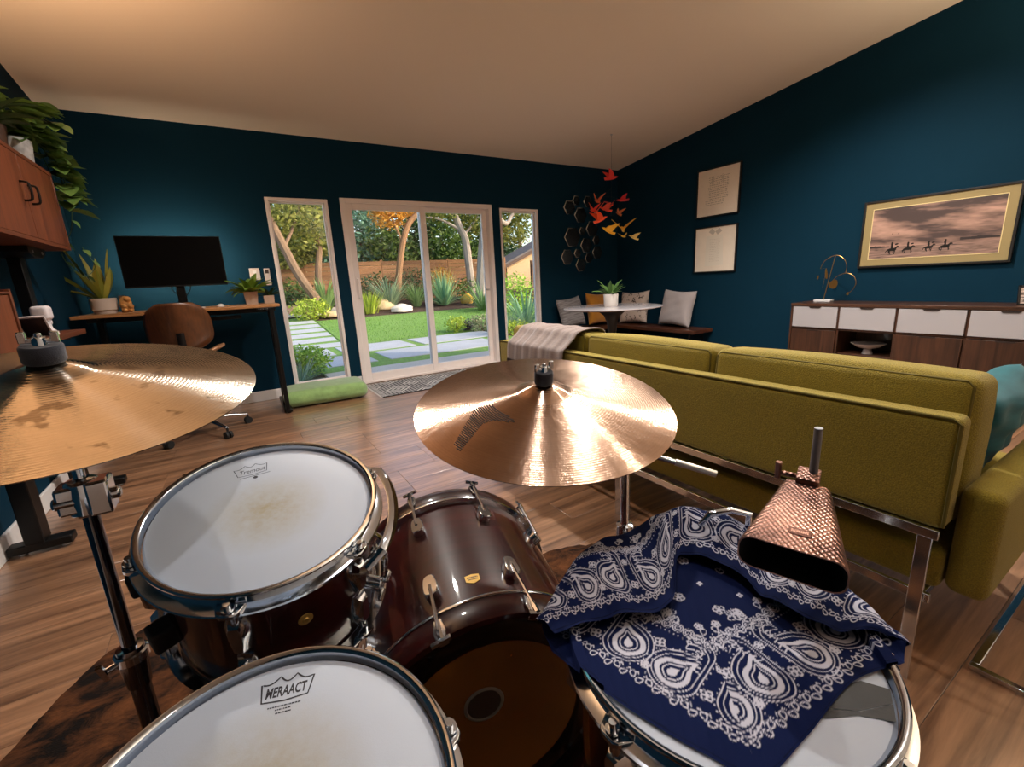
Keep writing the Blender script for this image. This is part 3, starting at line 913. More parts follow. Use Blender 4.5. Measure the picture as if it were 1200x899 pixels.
# left stand: straight
ls = thing('cymbal_stand', 'straight chrome cymbal stand beside the rack tom', 'stand', (-.24, .886, .008))
bx, by = -.24, .886
topper(ls, CL, NL, 1.12)
obj('upper_tube', MB().cyl((bx, by, .50), (bx, by, .80), .0105, 16), DARKCHROME, ls, world=True)
obj('lower_tube', MB().cyl((bx, by, .06), (bx, by, .50), .0145, 16), DARKCHROME, ls, world=True)
obj('tilter_rod', MB().tube([(bx, by, .79), (bx, by, .90), CL+NL*.0, CL+NL*.048], .0075, 10), CHROME, ls, world=True)
t_ = MB()
t_.lathe([(.010, -.030), (.021, -.028), (.023, 0), (.021, .028), (.010, .030)], 16, Matrix.Translation((bx, by, .815)))
t_.box((bx-.030, by-.020, .795), (bx+.010, by+.022, .838)); t_.box((bx+.006, by-.026, .788), (bx+.034, by+.016, .842))
t_.cyl((bx-.035, by-.012, .815), (bx+.045, by-.012, .815), .0095, 12)
obj('tilter_clamp', t_, CHROME, ls, .004, world=True)
c_ = MB().lathe([(.0105, .025), (.019, .024), (.0205, .012), (.0205, -.010), (.017, -.05), (.0145, -.052)], 20, Matrix.Translation((bx, by, .515)))
obj('height_collar', c_, DARKCHROME, ls, world=True)
c_ = MB().lathe([(.0205, .012), (.024, .010), (.024, -.004), (.0205, -.006)], 20, Matrix.Translation((bx, by, .520)))
c_.cyl((bx-.015, by-.012, .522), (bx-.030, by-.020, .522), .006, 10)
for s_ in (-1, 1): c_.box((-.004, -.003, 0 if s_ > 0 else -.024), (.004, .003, .024 if s_ > 0 else 0), Matrix.Translation((bx-.033, by-.022, .522)) @ Matrix.Rotation(.5, 4, 'X'))
obj('wing_bolt', c_, CHROME, ls, world=True)
for k, a in enumerate((200, 320, 80)):
    a = math.radians(a); f = (bx+.27*math.cos(a), by+.27*math.sin(a), .023)
    l = obj('leg', MB().tube([(bx, by, .30), f], .008, 8, flat=(1, .5)), CHROME, ls, world=True)
    b_ = MB().tube([(bx, by, .12), (bx+.15*math.cos(a), by+.15*math.sin(a), .145)], .005, 8)
    obj('brace', b_, CHROME, ls, world=True)
    obj('rubber_foot', MB().ball(f, .013), RUBBER, l).data.transform(ls.matrix_world.inverted())
# right stand: boom
sx_, sy_ = .607, .585
rs_ = thing('boom_cymbal_stand', 'chrome boom stand carrying the ride cymbal', 'stand', (sx_, sy_, .008))
topper(rs_, CR, NR, .88)
A_, B_ = Vector((.500, .716, .815)), Vector((.728, .470, .727))
obj('boom_arm', MB().cyl(A_, B_, .0058, 12), CHROME, rs_, world=True)
obj('boom_grip', MB().cyl(A_.lerp(B_, .78), B_, .0066, 12), mat('satin_nickel', (.8, .8, .8, 1), .3, 1.0), rs_, world=True)
obj('tilter_rod', MB().tube([A_, A_+Vector((-.004, -.006, .02)), CR+NR*.0, CR+NR*.048], .005, 10), CHROME, rs_, world=True)
P_ = A_.lerp(B_, .50)
cl = MB().ball(P_, .020, 14, 8, sc=(1, 1, .8)); cl.cyl(P_+Vector((-.03, -.02, -.004)), P_+Vector((.03, .02, -.004)), .010, 12)
obj('boom_clamp', cl, CHROME, rs_, world=True)
obj('upper_tube', MB().cyl((P_.x, P_.y, .56), (P_.x, P_.y, P_.z), .0095, 14), CHROME, rs_, world=True)
obj('lower_tube', MB().cyl((P_.x, P_.y, .06), (P_.x, P_.y, .58), .0135, 14), CHROME, rs_, world=True)
wb_ = MB().lathe([(.0095, .02), (.017, .018), (.018, -.014), (.0135, -.02)], 16, Matrix.Translation((P_.x, P_.y, .585)))
wb_.cyl((P_.x, P_.y, .59), (P_.x+.035, P_.y-.022, .592), .005, 8); wb_.ball((P_.x+.040, P_.y-.025, .597), .008, 8, 6); wb_.ball((P_.x+.034, P_.y-.02, .585), .007, 8, 6)
wb_.ball((P_.x-.018, P_.y-.02, .59), .008, 8, 6)
obj('wing_bolt', wb_, CHROME, rs_, world=True)
for k, a in enumerate((-8, 70, -75)):
    a = math.radians(a); f = (P_.x+.25*math.cos(a), P_.y+.25*math.sin(a), .02)
    l = obj('leg', MB().tube([(P_.x, P_.y, .28), f], .007, 8, flat=(1, .5)), CHROME, rs_, world=True)
    obj('rubber_foot', MB().ball(f, .012), RUBBER, l).data.transform(rs_.matrix_world.inverted())

# ---- cowbell --------------------------------------------------------------------------
KX, KY, KZ = Vector((.352, -.936, -.028)), Vector((.921, .341, .188)), Vector((-.166, -.092, .982))
KM = Matrix((KX, KY, KZ)).transposed().to_4x4(); KM.translation = Vector((.5056, .2265, .7653))
cb_ = thing('cowbell', 'hammered copper cowbell hanging over the bandana', 'cowbell', M=KM)
def rrect(w, h, r, y, k=5):
    out = []
    for cx, cz, a0 in ((w/2-r, h/2-r, 0), (-w/2+r, h/2-r, 90), (-w/2+r, -h/2+r, 180), (w/2-r, -h/2+r, 270)):
        for i in range(k+1):
            a = math.radians(a0+90*i/k); out.append((cx+r*math.cos(a), y, cz+r*math.sin(a)))
    return out
def loft(rings, capend=True):
    mb = MB(); k = len(rings[0]); vs = [p for rr_ in rings for p in rr_]
    fs = [(i*k+q, i*k+(q+1) % k, (i+1)*k+(q+1) % k, (i+1)*k+q) for i in range(len(rings)-1) for q in range(k)]
    if capend: fs.append(tuple((len(rings)-1)*k+q for q in range(k)))
    return mb.add(vs, fs, True)
def ring_at(t, inset=0.0):
    W = .112+(.058-.112)*t; H = .047+(.028-.047)*t
    return rrect(W-2*inset, H-2*inset, .016-.006*t-inset*.5, .152*t)
cop = bpy.data.materials.new('hammered_copper'); cop.use_nodes = True
nt = cop.node_tree; p = nt.nodes['Principled BSDF']; L = nt.links.new
p.inputs['Metallic'].default_value = 1.0; p.inputs['Roughness'].default_value = .36
tc = N(nt, 'ShaderNodeTexCoord'); no = N(nt, 'ShaderNodeTexNoise', Scale=18.0, Detail=5.0)
L(tc.outputs['Object'], no.inputs['Vector'])
rp = N(nt, 'ShaderNodeValToRGB'); rp.color_ramp.elements[0].color = S(84, 60, 54); rp.color_ramp.elements[1].color = S(172, 130, 114)
rp.color_ramp.elements[0].position = .3; rp.color_ramp.elements[1].position = .65
L(no.outputs['Fac'], rp.inputs['Fac']); L(rp.outputs['Color'], p.inputs['Base Color'])
sp = N(nt, 'ShaderNodeSeparateXYZ'); L(tc.outputs['Object'], sp.inputs[0])
def sine(sock, f):
    a = N(nt, 'ShaderNodeMath', operation='MULTIPLY'); a.inputs[1].default_value = f; L(sock, a.inputs[0])
    b = N(nt, 'ShaderNodeMath', operation='SINE'); L(a.outputs[0], b.inputs[0]); return b.outputs[0]
s1, s2 = sine(sp.outputs['X'], 900.0), sine(sp.outputs['Y'], 720.0)
ad = N(nt, 'ShaderNodeMath', operation='MULTIPLY_ADD'); L(s1, ad.inputs[0]); L(s2, ad.inputs[1]); ad.inputs[2].default_value = 0
bp = N(nt, 'ShaderNodeBump', Strength=.6); bp.inputs['Distance'].default_value = .0012
L(ad.outputs[0], bp.inputs['Height']); L(bp.outputs['Normal'], p.inputs['Normal'])
obj('bell_body', loft([ring_at(t) for t in (0, .02, .1, .3, .6, .9, .98, 1.0)]), cop, cb_)
inn = loft([ring_at(t, .0018) for t in (.0, .3, .6, .97)])
obj('bell_inside', inn, mat('bell_inside_black', S(9, 8, 8), .6), cb_)
lip = MB(); a, b = ring_at(0), ring_at(0, .0018); k = len(a)
lip.add(a+b, [(q, k+q, k+(q+1) % k, (q+1) % k) for q in range(k)]); obj('mouth_lip', lip, cop, cb_)
pl_ = MB().prism([(-.012, -.006), (.012, -.006), (.012, .006), (-.012, .006)], 0, .0012, Matrix.Translation((.004, .034, .0215)))
plq = obj('maker_plate', pl_, mat('plate_bronze', S(92, 60, 50), .35, .9), cb_, .001)
mk = tiny_marks([(-.0090, .0090, 0, .0050)], 9); mk.v = [(x+.004, y+.034, z+.0227) for x, y, z in mk.v]
obj('plate_print', mk, mat('plate_letter', S(170, 128, 110), .35, .9), plq)
E_ = Vector((0, .152, 0))
ck = MB(); ck.box((-.014, .148, -.010), (.014, .182, .022)); ck.cyl((-.014, .168, .012), (-.034, .168, .012), .004, 8)
ck.box((-.042, .164, .002), (-.034, .172, .030))
obj('rod_clamp', ck, cop, cb_, .003)
rod0 = KM @ Vector((.003, .170, .010))
obj('mounting_rod', MB().cyl((rod0.x+.004, rod0.y, .70), (rod0.x-.003, rod0.y-.004, .886), .0055, 14), mat('grey_rod', S(120, 120, 124), .45, .5), cb_, world=True)
hb = MB(); hb.box((rod0.x-.045, rod0.y-.014, .655), (rod0.x+.014, rod0.y+.014, .705)); 
obj('hoop_clamp', hb, CHROME, cb_, .005, world=True)
cbt = Vector((.592, .385, .690))
lp = MB().tube([cbt+Vector((.012, .012, -.03)), cbt+Vector((-.006, .014, .018)), cbt+Vector((.004, .006, .034)), cbt+Vector((.03, -.012, .040)), cbt+Vector((.052, -.030, .034)), cbt+Vector((.052, -.030, -.01))], .0055, 10)
lpo = obj('clamp_loop', lp, CHROME, ft); lpo.data.transform(ft.matrix_world.inverted())

# ---- cowhide under the kit -----------------------------------------------------------------
outl = [(-.85, 1.15), (-.675, 1.43), (-.60, 1.60), (-.50, 1.74), (-.38, 1.815), (-.2, 1.78), (0, 1.62), (.3, 1.50), (.6, 1.40), (.85, 1.345), (1.02, 1.31),
        (1.15, 1.22), (1.17, 1.02), (1.05, .8), (1.08, .45), (1.02, .05), (.85, -.4), (.3, -.55), (-.4, -.45), (-.8, -.1), (-.72, .4), (-.92, .8)]
sm = curve2(outl, 6, True); r = random.Random(3)
sm = [(x+r.uniform(-.006, .006), y+r.uniform(-.006, .006)) for x, y in sm]
hide = bpy.data.materials.new('brindle_hide'); hide.use_nodes = True
nt = hide.node_tree; p = nt.nodes['Principled BSDF']; L = nt.links.new; p.inputs['Roughness'].default_value = .95; p.inputs['Specular IOR Level'].default_value = .15
tc = N(nt, 'ShaderNodeTexCoord'); n1 = N(nt, 'ShaderNodeTexNoise', Scale=7.5, Detail=9.0, Roughness=.68, Distortion=.5)
mp = N(nt, 'ShaderNodeMapping'); mp.inputs['Scale'].default_value = (1.0, 1.5, 1); mp.inputs['Rotation'].default_value = (0, 0, .6)
L(tc.outputs['Object'], mp.inputs['Vector']); L(mp.outputs[0], n1.inputs['Vector'])
rp = N(nt, 'ShaderNodeValToRGB'); rp.color_ramp.elements[0].position = .40; rp.color_ramp.elements[0].color = S(17, 11, 9)
rp.color_ramp.elements[1].position = .68; rp.color_ramp.elements[1].color = S(100, 60, 33)
L(n1.outputs['Fac'], rp.inputs['Fac']); L(rp.outputs['Color'], p.inputs['Base Color'])
n2 = N(nt, 'ShaderNodeTexNoise', Scale=90.0, Detail=3.0); mp2 = N(nt, 'ShaderNodeMapping'); mp2.inputs['Scale'].default_value = (1, 5, 1); mp2.inputs['Rotation'].default_value = (0, 0, .6)
L(tc.outputs['Object'], mp2.inputs['Vector']); L(mp2.outputs[0], n2.inputs['Vector'])
bp = N(nt, 'ShaderNodeBump', Strength=.5); bp.inputs['Distance'].default_value = .004; L(n2.outputs['Fac'], bp.inputs['Height']); L(bp.outputs[0], p.inputs['Normal'])
tag(obj('cowhide_rug', MB().prism(sm, .0005, .008), hide), 'dark brown brindle cowhide lying under the drum kit', 'rug')
# ================================================================== BANDANA on the floor tom
def make_bandana():
    rs = np.random.RandomState(5)
    res = 0.00035
    def blank(w, h): return np.zeros((int(w/res), int(h/res)), np.float32)
    def draw(img, pts, w, closed=False, val=1.0):
        P = np.asarray(pts, float)/res
        if closed: P = np.vstack([P, P[:1]])
        hw = w/res/2
        for a, b in zip(P[:-1], P[1:]):
            lo = np.floor(np.minimum(a, b)-hw-2).astype(int); hi = np.ceil(np.maximum(a, b)+hw+2).astype(int)
            lo = np.maximum(lo, 0); hi = np.minimum(hi, img.shape)
            if (hi <= lo).any(): continue
            X, Y = np.meshgrid(np.arange(lo[0], hi[0]), np.arange(lo[1], hi[1]), indexing='ij')
            d = b-a; L2 = d@d+1e-9
            t = np.clip(((X-a[0])*d[0]+(Y-a[1])*d[1])/L2, 0, 1)
            dist = np.hypot(X-a[0]-t*d[0], Y-a[1]-t*d[1])
            c = np.clip(hw+.5-dist, 0, 1)*val
            w_ = img[lo[0]:hi[0], lo[1]:hi[1]]; np.maximum(w_, c, out=w_)
    def fill(img, pts, val):
        P = np.asarray(pts, float)/res; lo = np.maximum(np.floor(P.min(0)).astype(int), 0); hi = np.minimum(np.ceil(P.max(0)).astype(int)+1, img.shape)
        if (hi <= lo).any(): return
        X, Y = np.meshgrid(np.arange(lo[0], hi[0]), np.arange(lo[1], hi[1]), indexing='ij')
        c = np.zeros(X.shape, bool)
        for a, b in zip(P, np.roll(P, -1, 0)):
            if abs(b[1]-a[1]) < 1e-9: continue
            c ^= ((a[1] > Y) != (b[1] > Y)) & (X < (b[0]-a[0])*(Y-a[1])/(b[1]-a[1])+a[0])
        w_ = img[lo[0]:hi[0], lo[1]:hi[1]]; w_[c] = val
    pais = [(0, -.5), (.33, -.38), (.42, -.05), (.30, .22), (.12, .40), (.14, .54), (.30, .56), (.40, .44), (.46, .60), (.26, .74), (.02, .68), (-.13, .46), (-.3, .15), (-.42, -.1), (-.33, -.38)]
    pc = np.array(curve2(pais, 6, True))
    def paisley(img, cx, cy, size, rot, flip):
        c, s = math.cos(rot), math.sin(rot)
        def tr(p):
            p = np.array(p)*np.array([flip, 1])*size
            return np.stack([cx+c*p[:, 0]-s*p[:, 1], cy+s*p[:, 0]+c*p[:, 1]], 1)
        draw(img, tr(pc), .0012, True)
        ctr = np.array([0, -.10])
        o = tr(pc*1.10-np.array([0, .0])); 
        for q in range(0, len(o), 2): draw(img, [o[q], o[q]+1e-5], .0017)
        draw(img, tr((pc-ctr)*np.array([.80, .84])+ctr), .0009, True)
        inner = np.array(curve2([(0, -.40), (.25, -.29), (.27, -.04), (.12, .14), (.0, .34), (-.09, .16), (-.24, -.02), (-.26, -.22), (-.18, -.34)], 5, True))
        fill(img, tr(inner), .92); fill(img, tr(inner*np.array([.70, .74])+np.array([0, -.03])), 0.0)
        draw(img, tr(inner*np.array([.52, .56])+np.array([0, -.055])), .0013, True)
        fill(img, tr(inner*np.array([.26, .30])+np.array([0, -.10])), .95)
        for k in range(5):
            y = .26+.075*k
            draw(img, tr(np.array([[-.16+.075*k, y-.03], [-.02+.06*k, y-.07]])), .0016)
    def flower(img, cx, cy, r, n=5, rot=0.0, w=.0016):
        for k in range(n):
            a = rot+2*PI*k/n
            p = [(cx+r*.55*math.cos(a)+r*.38*math.cos(b), cy+r*.55*math.sin(a)+r*.38*math.sin(b)) for b in np.linspace(0, 2*PI, 9)[:-1]]
            draw(img, p, w, True)
        draw(img, [(cx, cy), (cx+1e-5, cy)], r*.5)
    def loop(img, cx, cy, r, rot):
        p = [(cx+math.cos(rot)*r*1.5*math.cos(b)-math.sin(rot)*r*math.sin(b)*(1+.5*math.cos(b)), cy+math.sin(rot)*r*1.5*math.cos(b)+math.cos(rot)*r*math.sin(b)*(1+.5*math.cos(b))) for b in np.linspace(0, 2*PI, 11)[:-1]]
        draw(img, p, .0012, True)
    # border strip: x = along the hem, y = distance in from the hem
    Wb, Hb = 1.0, .160
    bd = blank(Wb, Hb)
    x = .004; k = 0
    while x < Wb:
        loop(bd, x, .0235+.0018*(-1)**k, .0030, .7*(-1)**k+rs.uniform(-.3, .3))
        draw(bd, [(x+.004, .028), (x+.0062, .031), (x+.0085, .028)], .001)
        x += .0098; k += 1
    x = .035; k = 0
    while x < Wb:
        paisley(bd, x, .066+.003*(-1)**k, .072, (.55 if k % 2 else -.55), 1 if k % 2 else -1)
        flower(bd, x+.034, .050 if k % 2 == 0 else .086, .0075, 4, .4)
        flower(bd, x+.033, .092 if k % 2 == 0 else .045, .0055, 5, .2)
        x += .068; k += 1
    x = .003; k = 0
    while x < Wb:
        draw(bd, [(x, .1085), (x+1e-5, .1085)], .0016); x += .0055
    x = .008; k = 0
    while x < Wb:
        c_ = (x, .1195+.002*math.sin(k*.9))
        for rr, w in ((.0062, .0011), (.0036, .0011)):
            draw(bd, [(c_[0]+rr*math.cos(b), c_[1]+rr*1.15*math.sin(b)) for b in np.linspace(0, 2*PI, 11)[:-1]], w, True)
        draw(bd, [c_, (c_[0]+1e-5, c_[1])], .0016)
        if k % 3 == 1: loop(bd, x, .134, .0034, 1.3); flower(bd, x+.008, .140, .0055, 5, k)
        if k % 6 == 4:
            for q in range(6): loop(bd, x+rs.uniform(-.01, .01), .137+rs.uniform(-.008, .012), .0038, rs.uniform(0, 3))
        x += .0135; k += 1
    # open field
    fd = blank(.40, .40)
    for i in range(8):
        for j in range(8):
            cx, cy = .03+.046*i+(.023 if j % 2 else 0), .03+.046*j
            if (i+j) % 3 == 0: flower(fd, cx, cy, .0085, 5, i)
            elif (i+j) % 3 == 1:
                for a in (0, PI/2, PI, 3*PI/2):
                    draw(fd, [(cx+.0024*math.cos(a+PI/4), cy+.0024*math.sin(a+PI/4)), (cx+.0024*math.cos(a+PI/4)+1e-5, cy+.0024*math.sin(a+PI/4))], .0034)
            else:
                loop(fd, cx, cy, .0042, i*.8); draw(fd, [(cx, cy), (cx+.006, cy+.002)], .0018)
    def blur(a):
        for _ in range(2):
            b = np.pad(a, 1, mode='edge')
            a = (b[:-2, 1:-1]+b[2:, 1:-1]+b[1:-1, :-2]+b[1:-1, 2:]+2*b[1:-1, 1:-1])/6
        return a
    bd, fd = np.clip(blur(bd)*1.25, 0, 1), np.clip(blur(fd)*1.25, 0, 1)
    # ---- shape: the square is spread from its front corner and its back is folded over forward
    F = np.array([(.262, .372), (.270, .303), (.285, .245), (.305, .192), (.328, .152), (.398, .148), (.500, .150), (.566, .128)])
    Rg = np.array([(.268, .402), (.394, .462), (.505, .468), (.596, .440), (.636, .385), (.640, .299), (.622, .205), (.600, .138)])
    E = np.array([(.268, .372), (.352, .350), (.425, .328), (.520, .385), (.548, .318), (.530, .250), (.545, .190), (.590, .150)])
    zF = np.array([.662, .668, .668, .6675, .6675, .6675, .668, .672])
    zR = np.array([.680, .692, .690, .712, .704, .694, .688, .668])
    zE = np.array([.684, .682, .680, .684, .682, .683, .683, .676])
    nu, nv = 640, 480
    def cat(P, s):
        P = np.asarray(P, float); n = len(P); x = s*(n-1); i = np.clip(x.astype(int), 0, n-2); t = x-i
        g = lambda k: P[np.clip(i+k, 0, n-1)]
        if P.ndim > 1: t = t[:, None]
        return .5*(2*g(0)+(-g(-1)+g(1))*t+(2*g(-1)-5*g(0)+4*g(1)-g(2))*t*t+(-g(-1)+3*g(0)-3*g(1)+g(2))*t**3)
    s = np.linspace(0, 1, nu+1)
    f2, r2, e2 = cat(F, s), cat(Rg, s), cat(E, s); zf, zr, ze = cat(zF, s), cat(zR, s), cat(zE, s)
    ctr = np.array([.439, .268])
    out = r2-ctr; out /= np.linalg.norm(out, axis=1)[:, None]
    def P3(xy, z): return np.concatenate([xy, np.asarray(z).reshape(-1, 1)], 1)
    lerp = lambda a, b, t: a+(b-a)*t
    keys = [P3(f2, zf), P3(lerp(f2, r2, .30), .6675+0*zf), P3(lerp(f2, r2, .62), .6685+0*zf), P3(lerp(f2, r2, .86), .6755+0*zf),
            P3(r2-out*.004, zr-.006), P3(r2+out*.006, zr), P3(lerp(r2, e2, .18), zr+.004), P3(lerp(r2, e2, .62), lerp(zr, ze, .72)+.003), P3(e2, ze)]
    keys = np.stack(keys)                       # 9, nu+1, 3
    t = np.linspace(0, 1, nv+1)
    K = len(keys); x = t*(K-1); i = np.clip(x.astype(int), 0, K-2); tt = (x-i)[:, None, None]
    g = lambda k: keys[np.clip(i+k, 0, K-1)]
    P = .5*(2*g(0)+(-g(-1)+g(1))*tt+(2*g(-1)-5*g(0)+4*g(1)-g(2))*tt*tt+(-g(-1)+3*g(0)-3*g(1)+g(2))*tt**3)
    P = P.transpose(1, 0, 2)                    # nu+1, nv+1, 3
    Sg, Tg = np.meshgrid(s, t, indexing='ij')
    tr_ = 5/(K-1)                               # ridge parameter
    flap = np.clip((Tg-tr_)/(1-tr_), 0, 1)
    wr = .0026*np.sin(Sg*31+4*Tg)*np.clip((Tg-.30)*4, 0, 1)+.0016*np.sin(Sg*57-9*Tg+1)*np.clip((Tg-.35)*4, 0, 1)+.0008*np.sin(Sg*90+Tg*33)
    wr = np.where(Tg < .36, np.abs(wr)*.5, wr)
    P[..., 2] += wr+flap*.004*np.abs(np.sin(Sg*17+1.0))
    # never through the drum head or the rim
    rad = np.hypot(P[..., 0]-ctr[0], P[..., 1]-ctr[1])
    fl = np.where(rad < .168, .6668, np.where(rad < .181, .6765, -1))
    P[..., 2] = np.maximum(P[..., 2], fl+.0002*(1+3*flap))
    # ---- print coordinates
    dv = np.linalg.norm(np.diff(P, axis=1), axis=2); arc = np.concatenate([np.zeros((nu+1, 1)), np.cumsum(dv, 1)], 1)
    fl_len = np.concatenate([[0], np.cumsum(np.linalg.norm(np.diff(P[:, 0], axis=0), axis=1))])
    el_len = np.concatenate([[0], np.cumsum(np.linalg.norm(np.diff(P[:, -1], axis=0), axis=1))])
    rl_len = np.concatenate([[0], np.cumsum(np.linalg.norm(np.diff(P[:, int(nv*.6)], axis=0), axis=1))])
    d_front = arc; d_back = arc[:, -1:]-arc
    along = np.where(Tg < tr_, fl_len[:, None]*(1-Tg)+rl_len[:, None]*Tg, rl_len[:, None]*1.0)
    def samp(img, a, b):
        ia = np.clip((a/res).astype(int), 0, img.shape[0]-1); ib = np.clip((b/res).astype(int), 0, img.shape[1]-1)
        return img[ia, ib]
    A0, AL, AB = np.array([.328, .152]), np.array([.266, .372]), np.array([.566, .132])
    def edge(B):
        d = B-A0; d = d/np.linalg.norm(d); q = P[..., :2]-A0
        return q@d, np.abs(q[..., 0]*d[1]-q[..., 1]*d[0])
    al, dl = edge(AL); ab, db = edge(AB)
    brd = np.where(dl < db, samp(bd, np.clip(al, 0, 1)+.005, dl), samp(bd, np.clip(ab, 0, 1)+.481, db))
    ink_f = np.where(np.minimum(dl, db) < .148, brd, samp(fd, P[..., 0]-.22, P[..., 1]-.08))
    ink_b = samp(bd, along*1.0+.13, np.clip(d_back, 0, .159))
    ink = np.where(Tg < tr_*.93, ink_f, ink_b)
    navy = np.array(S(12, 22, 58)[:3]); wht = np.array(S(182, 182, 196)[:3])
    colr = navy+(wht-navy)*ink[..., None]
    hem = (np.minimum(d_front, d_back) < .0050) & (np.minimum(d_front, d_back) > .0036)
    colr = np.where(hem[..., None], navy*.5, colr)
    me = attr_mesh('bandana', P.reshape(-1, 3), grid_faces(nu, nv), colr.reshape(-1, 3))
    MATS_B = attr_mat('bandana_cotton', .9, 0.0, bump=(1500.0, .12)); MATS_B.node_tree.nodes['Principled BSDF'].inputs['Specular IOR Level'].default_value = .08
    o = obj('paisley_bandana', me, attr_mat('bandana_cotton', .9, 0.0, bump=(1500.0, .12)))
    tag(o, 'navy blue paisley bandana draped over the floor tom', 'bandana')
make_bandana()
# ================================================================== SOFA AND THE RIGHT SIDE OF THE ROOM
def fabric(name, col, var=.12, sheen=.35, scale=420.0, b=.35):
    return mat(name, col, .88, sheen=sheen, var=(scale, var), bump=(scale, b))
OLIVE = fabric('olive_weave', S(136, 118, 24), .34, .12, 330.0, .42)
PIPING = mat('olive_piping', S(92, 80, 18), .9)
sofa = thing('sofa', 'olive green upholstered sofa with chrome frame', 'sofa', (1.78, 1.36, 0))
Y0, Y1 = .288, 2.42
obj('back_shell', MB().soft((1.425, (Y0+Y1)/2, .5935), (.075, Y1-Y0, .289), .02, 12), OLIVE, sofa, world=True, weld=True)
obj('base', MB().soft((1.80, (Y0+Y1)/2, .318), (.74, Y1-Y0, .112), .02, 12), OLIVE, sofa, world=True, weld=True)
w = (Y1-Y0)/3
for k in range(3):
    yc = Y0+w*(k+.5)
    mb = MB().soft((1.545, yc, .622), (.165, w-.006, .388), .030, 14, .012)
    M = Matrix.Translation((1.545, 0, .45)) @ Matrix.Rotation(math.radians(4), 4, 'Y') @ Matrix.Translation((-1.545, 0, -.45))
    mb.v = [tuple(M @ Vector(v)) for v in mb.v]
    cu = obj('back_cushion', mb, OLIVE, sofa, world=True, weld=True)
    # seam piping round the back and front faces of the cushion
    for xf in (1.470, 1.622):
        zl, zh, ya, yb = .45, .803, yc-w/2+.016, yc+w/2-.016
        pts = [(xf, ya, zl), (xf, ya, zh-.012), (xf, ya+.012, zh), (xf, yb-.012, zh), (xf, yb, zh-.012), (xf, yb, zl)]
        pb = MB().tube([M @ Vector(q) for q in pts], .0042, 6)
        pp = obj('piping', pb, PIPING, None); pp.data.transform(sofa.matrix_world.inverted()); pp.parent = cu
    obj('seat_cushion', MB().soft((1.90, yc, .410), (.56, w-.006, .075), .035, 12, .012), OLIVE, sofa, world=True, weld=True)
for xs_, z_ in ((1.3885, .736),):
    obj('piping', MB().tube([(xs_+.002, Y0+.003, .46), (xs_+.002, Y0+.003, z_-.012), (xs_+.002, Y0+.018, z_-.001), (xs_+.002, Y1-.018, z_-.001), (xs_+.002, Y1-.003, z_-.012), (xs_+.002, Y1-.003, .46)], .004, 6), PIPING, sofa, world=True)
for yc in (.243, 2.466):
    obj('armrest', MB().soft((1.815, yc, .412), (.75, .082, .292), .026, 12), OLIVE, sofa, world=True, weld=True)
bar = lambda lo, hi: MB().box(lo, hi)
obj('frame_rail', bar((1.380, Y0+.005, .425), (1.394, Y1, .450)), CHROME, sofa, .002, True)
obj('frame_rail', bar((1.398, Y0+.005, .236), (1.412, Y1, .262)), CHROME, sofa, .002, True)
obj('frame_rail', bar((2.12, Y0+.005, .236), (2.134, Y1, .262)), CHROME, sofa, .002, True)
for yy in (.303, 1.366, 2.375):
    obj('leg', bar((1.381, yy, 0.0), (1.393, yy+.030, .426)), CHROME, sofa, .002, True)
    obj('leg', bar((2.121, yy, 0.0), (2.133, yy+.030, .240)), CHROME, sofa, .002, True)
    obj('cross_bar', bar((1.392, yy+.002, .238), (2.122, yy+.028, .260)), CHROME, sofa, .002, True)

# throw blanket folded over the far cushion
path = [(1.672, .56), (1.660, .68), (1.652, .776), (1.635, .820), (1.59, .833), (1.52, .831), (1.470, .820), (1.440, .790), (1.405, .762), (1.372, .735), (1.366, .70), (1.364, .66), (1.364, .628)]
pc = curve2(path, 5)
ya, yb = 1.74, 2.27
def blanket(u, v):
    i = u*(len(pc)-1); k = min(int(i), len(pc)-2); t = i-k
    x = pc[k][0]*(1-t)+pc[k+1][0]*t; z = pc[k][1]*(1-t)+pc[k+1][1]*t
    yy = ya+(yb-ya)*v+.03*(u-.5)
    wv = .004*math.sin(v*19+u*3)+.003*math.sin(v*41)
    return (x-wv*.8-.004, yy, z+wv*.7+.004)
nbu, nbv = 120, 90
V = np.array([blanket(i/nbu, j/nbv) for i in range(nbu+1) for j in range(nbv+1)])
U_, V_ = np.meshgrid(np.linspace(0, 1, nbu+1), np.linspace(0, 1, nbv+1), indexing='ij')
base = np.array(S(138, 122, 116)[:3]); dk = np.array(S(88, 72, 70)[:3])
f_ = (.5+.5*np.sin(V_*2*PI*14))*(.4+.6*(.5+.5*np.sin(U_*2*PI*34)))*.55
colr = base+(dk-base)*f_[..., None]
th = thing('throw_blanket', 'taupe knitted throw draped over the sofa back', 'blanket', (1.5, 2.0, .86))
me = attr_mesh('woven_cloth', V, grid_faces(nbu, nbv), colr.reshape(-1, 3)); me.transform(th.matrix_world.inverted())
o = obj('woven_cloth', me, attr_mat('throw_wool', .95, .3, bump=(500.0, .4)), th)
sd = o.modifiers.new('thickness', 'SOLIDIFY'); sd.thickness = .004; sd.offset = 1
fr = MB(); r = random.Random(8)
for k in range(58):
    v = (k+.5)/58; a = Vector(blanket(1, v)); b = a+Vector((r.uniform(-.004, .001), r.uniform(-.006, .006), -.045))
    fr.tube([a+Vector((-.002, 0, .012)), a.lerp(b, .5)+Vector((-.003, 0, 0)), b], [.0032, .0036, .002], 5)
obj('fringe', fr, mat('throw_fringe', S(62, 48, 48), .95), th, world=True)

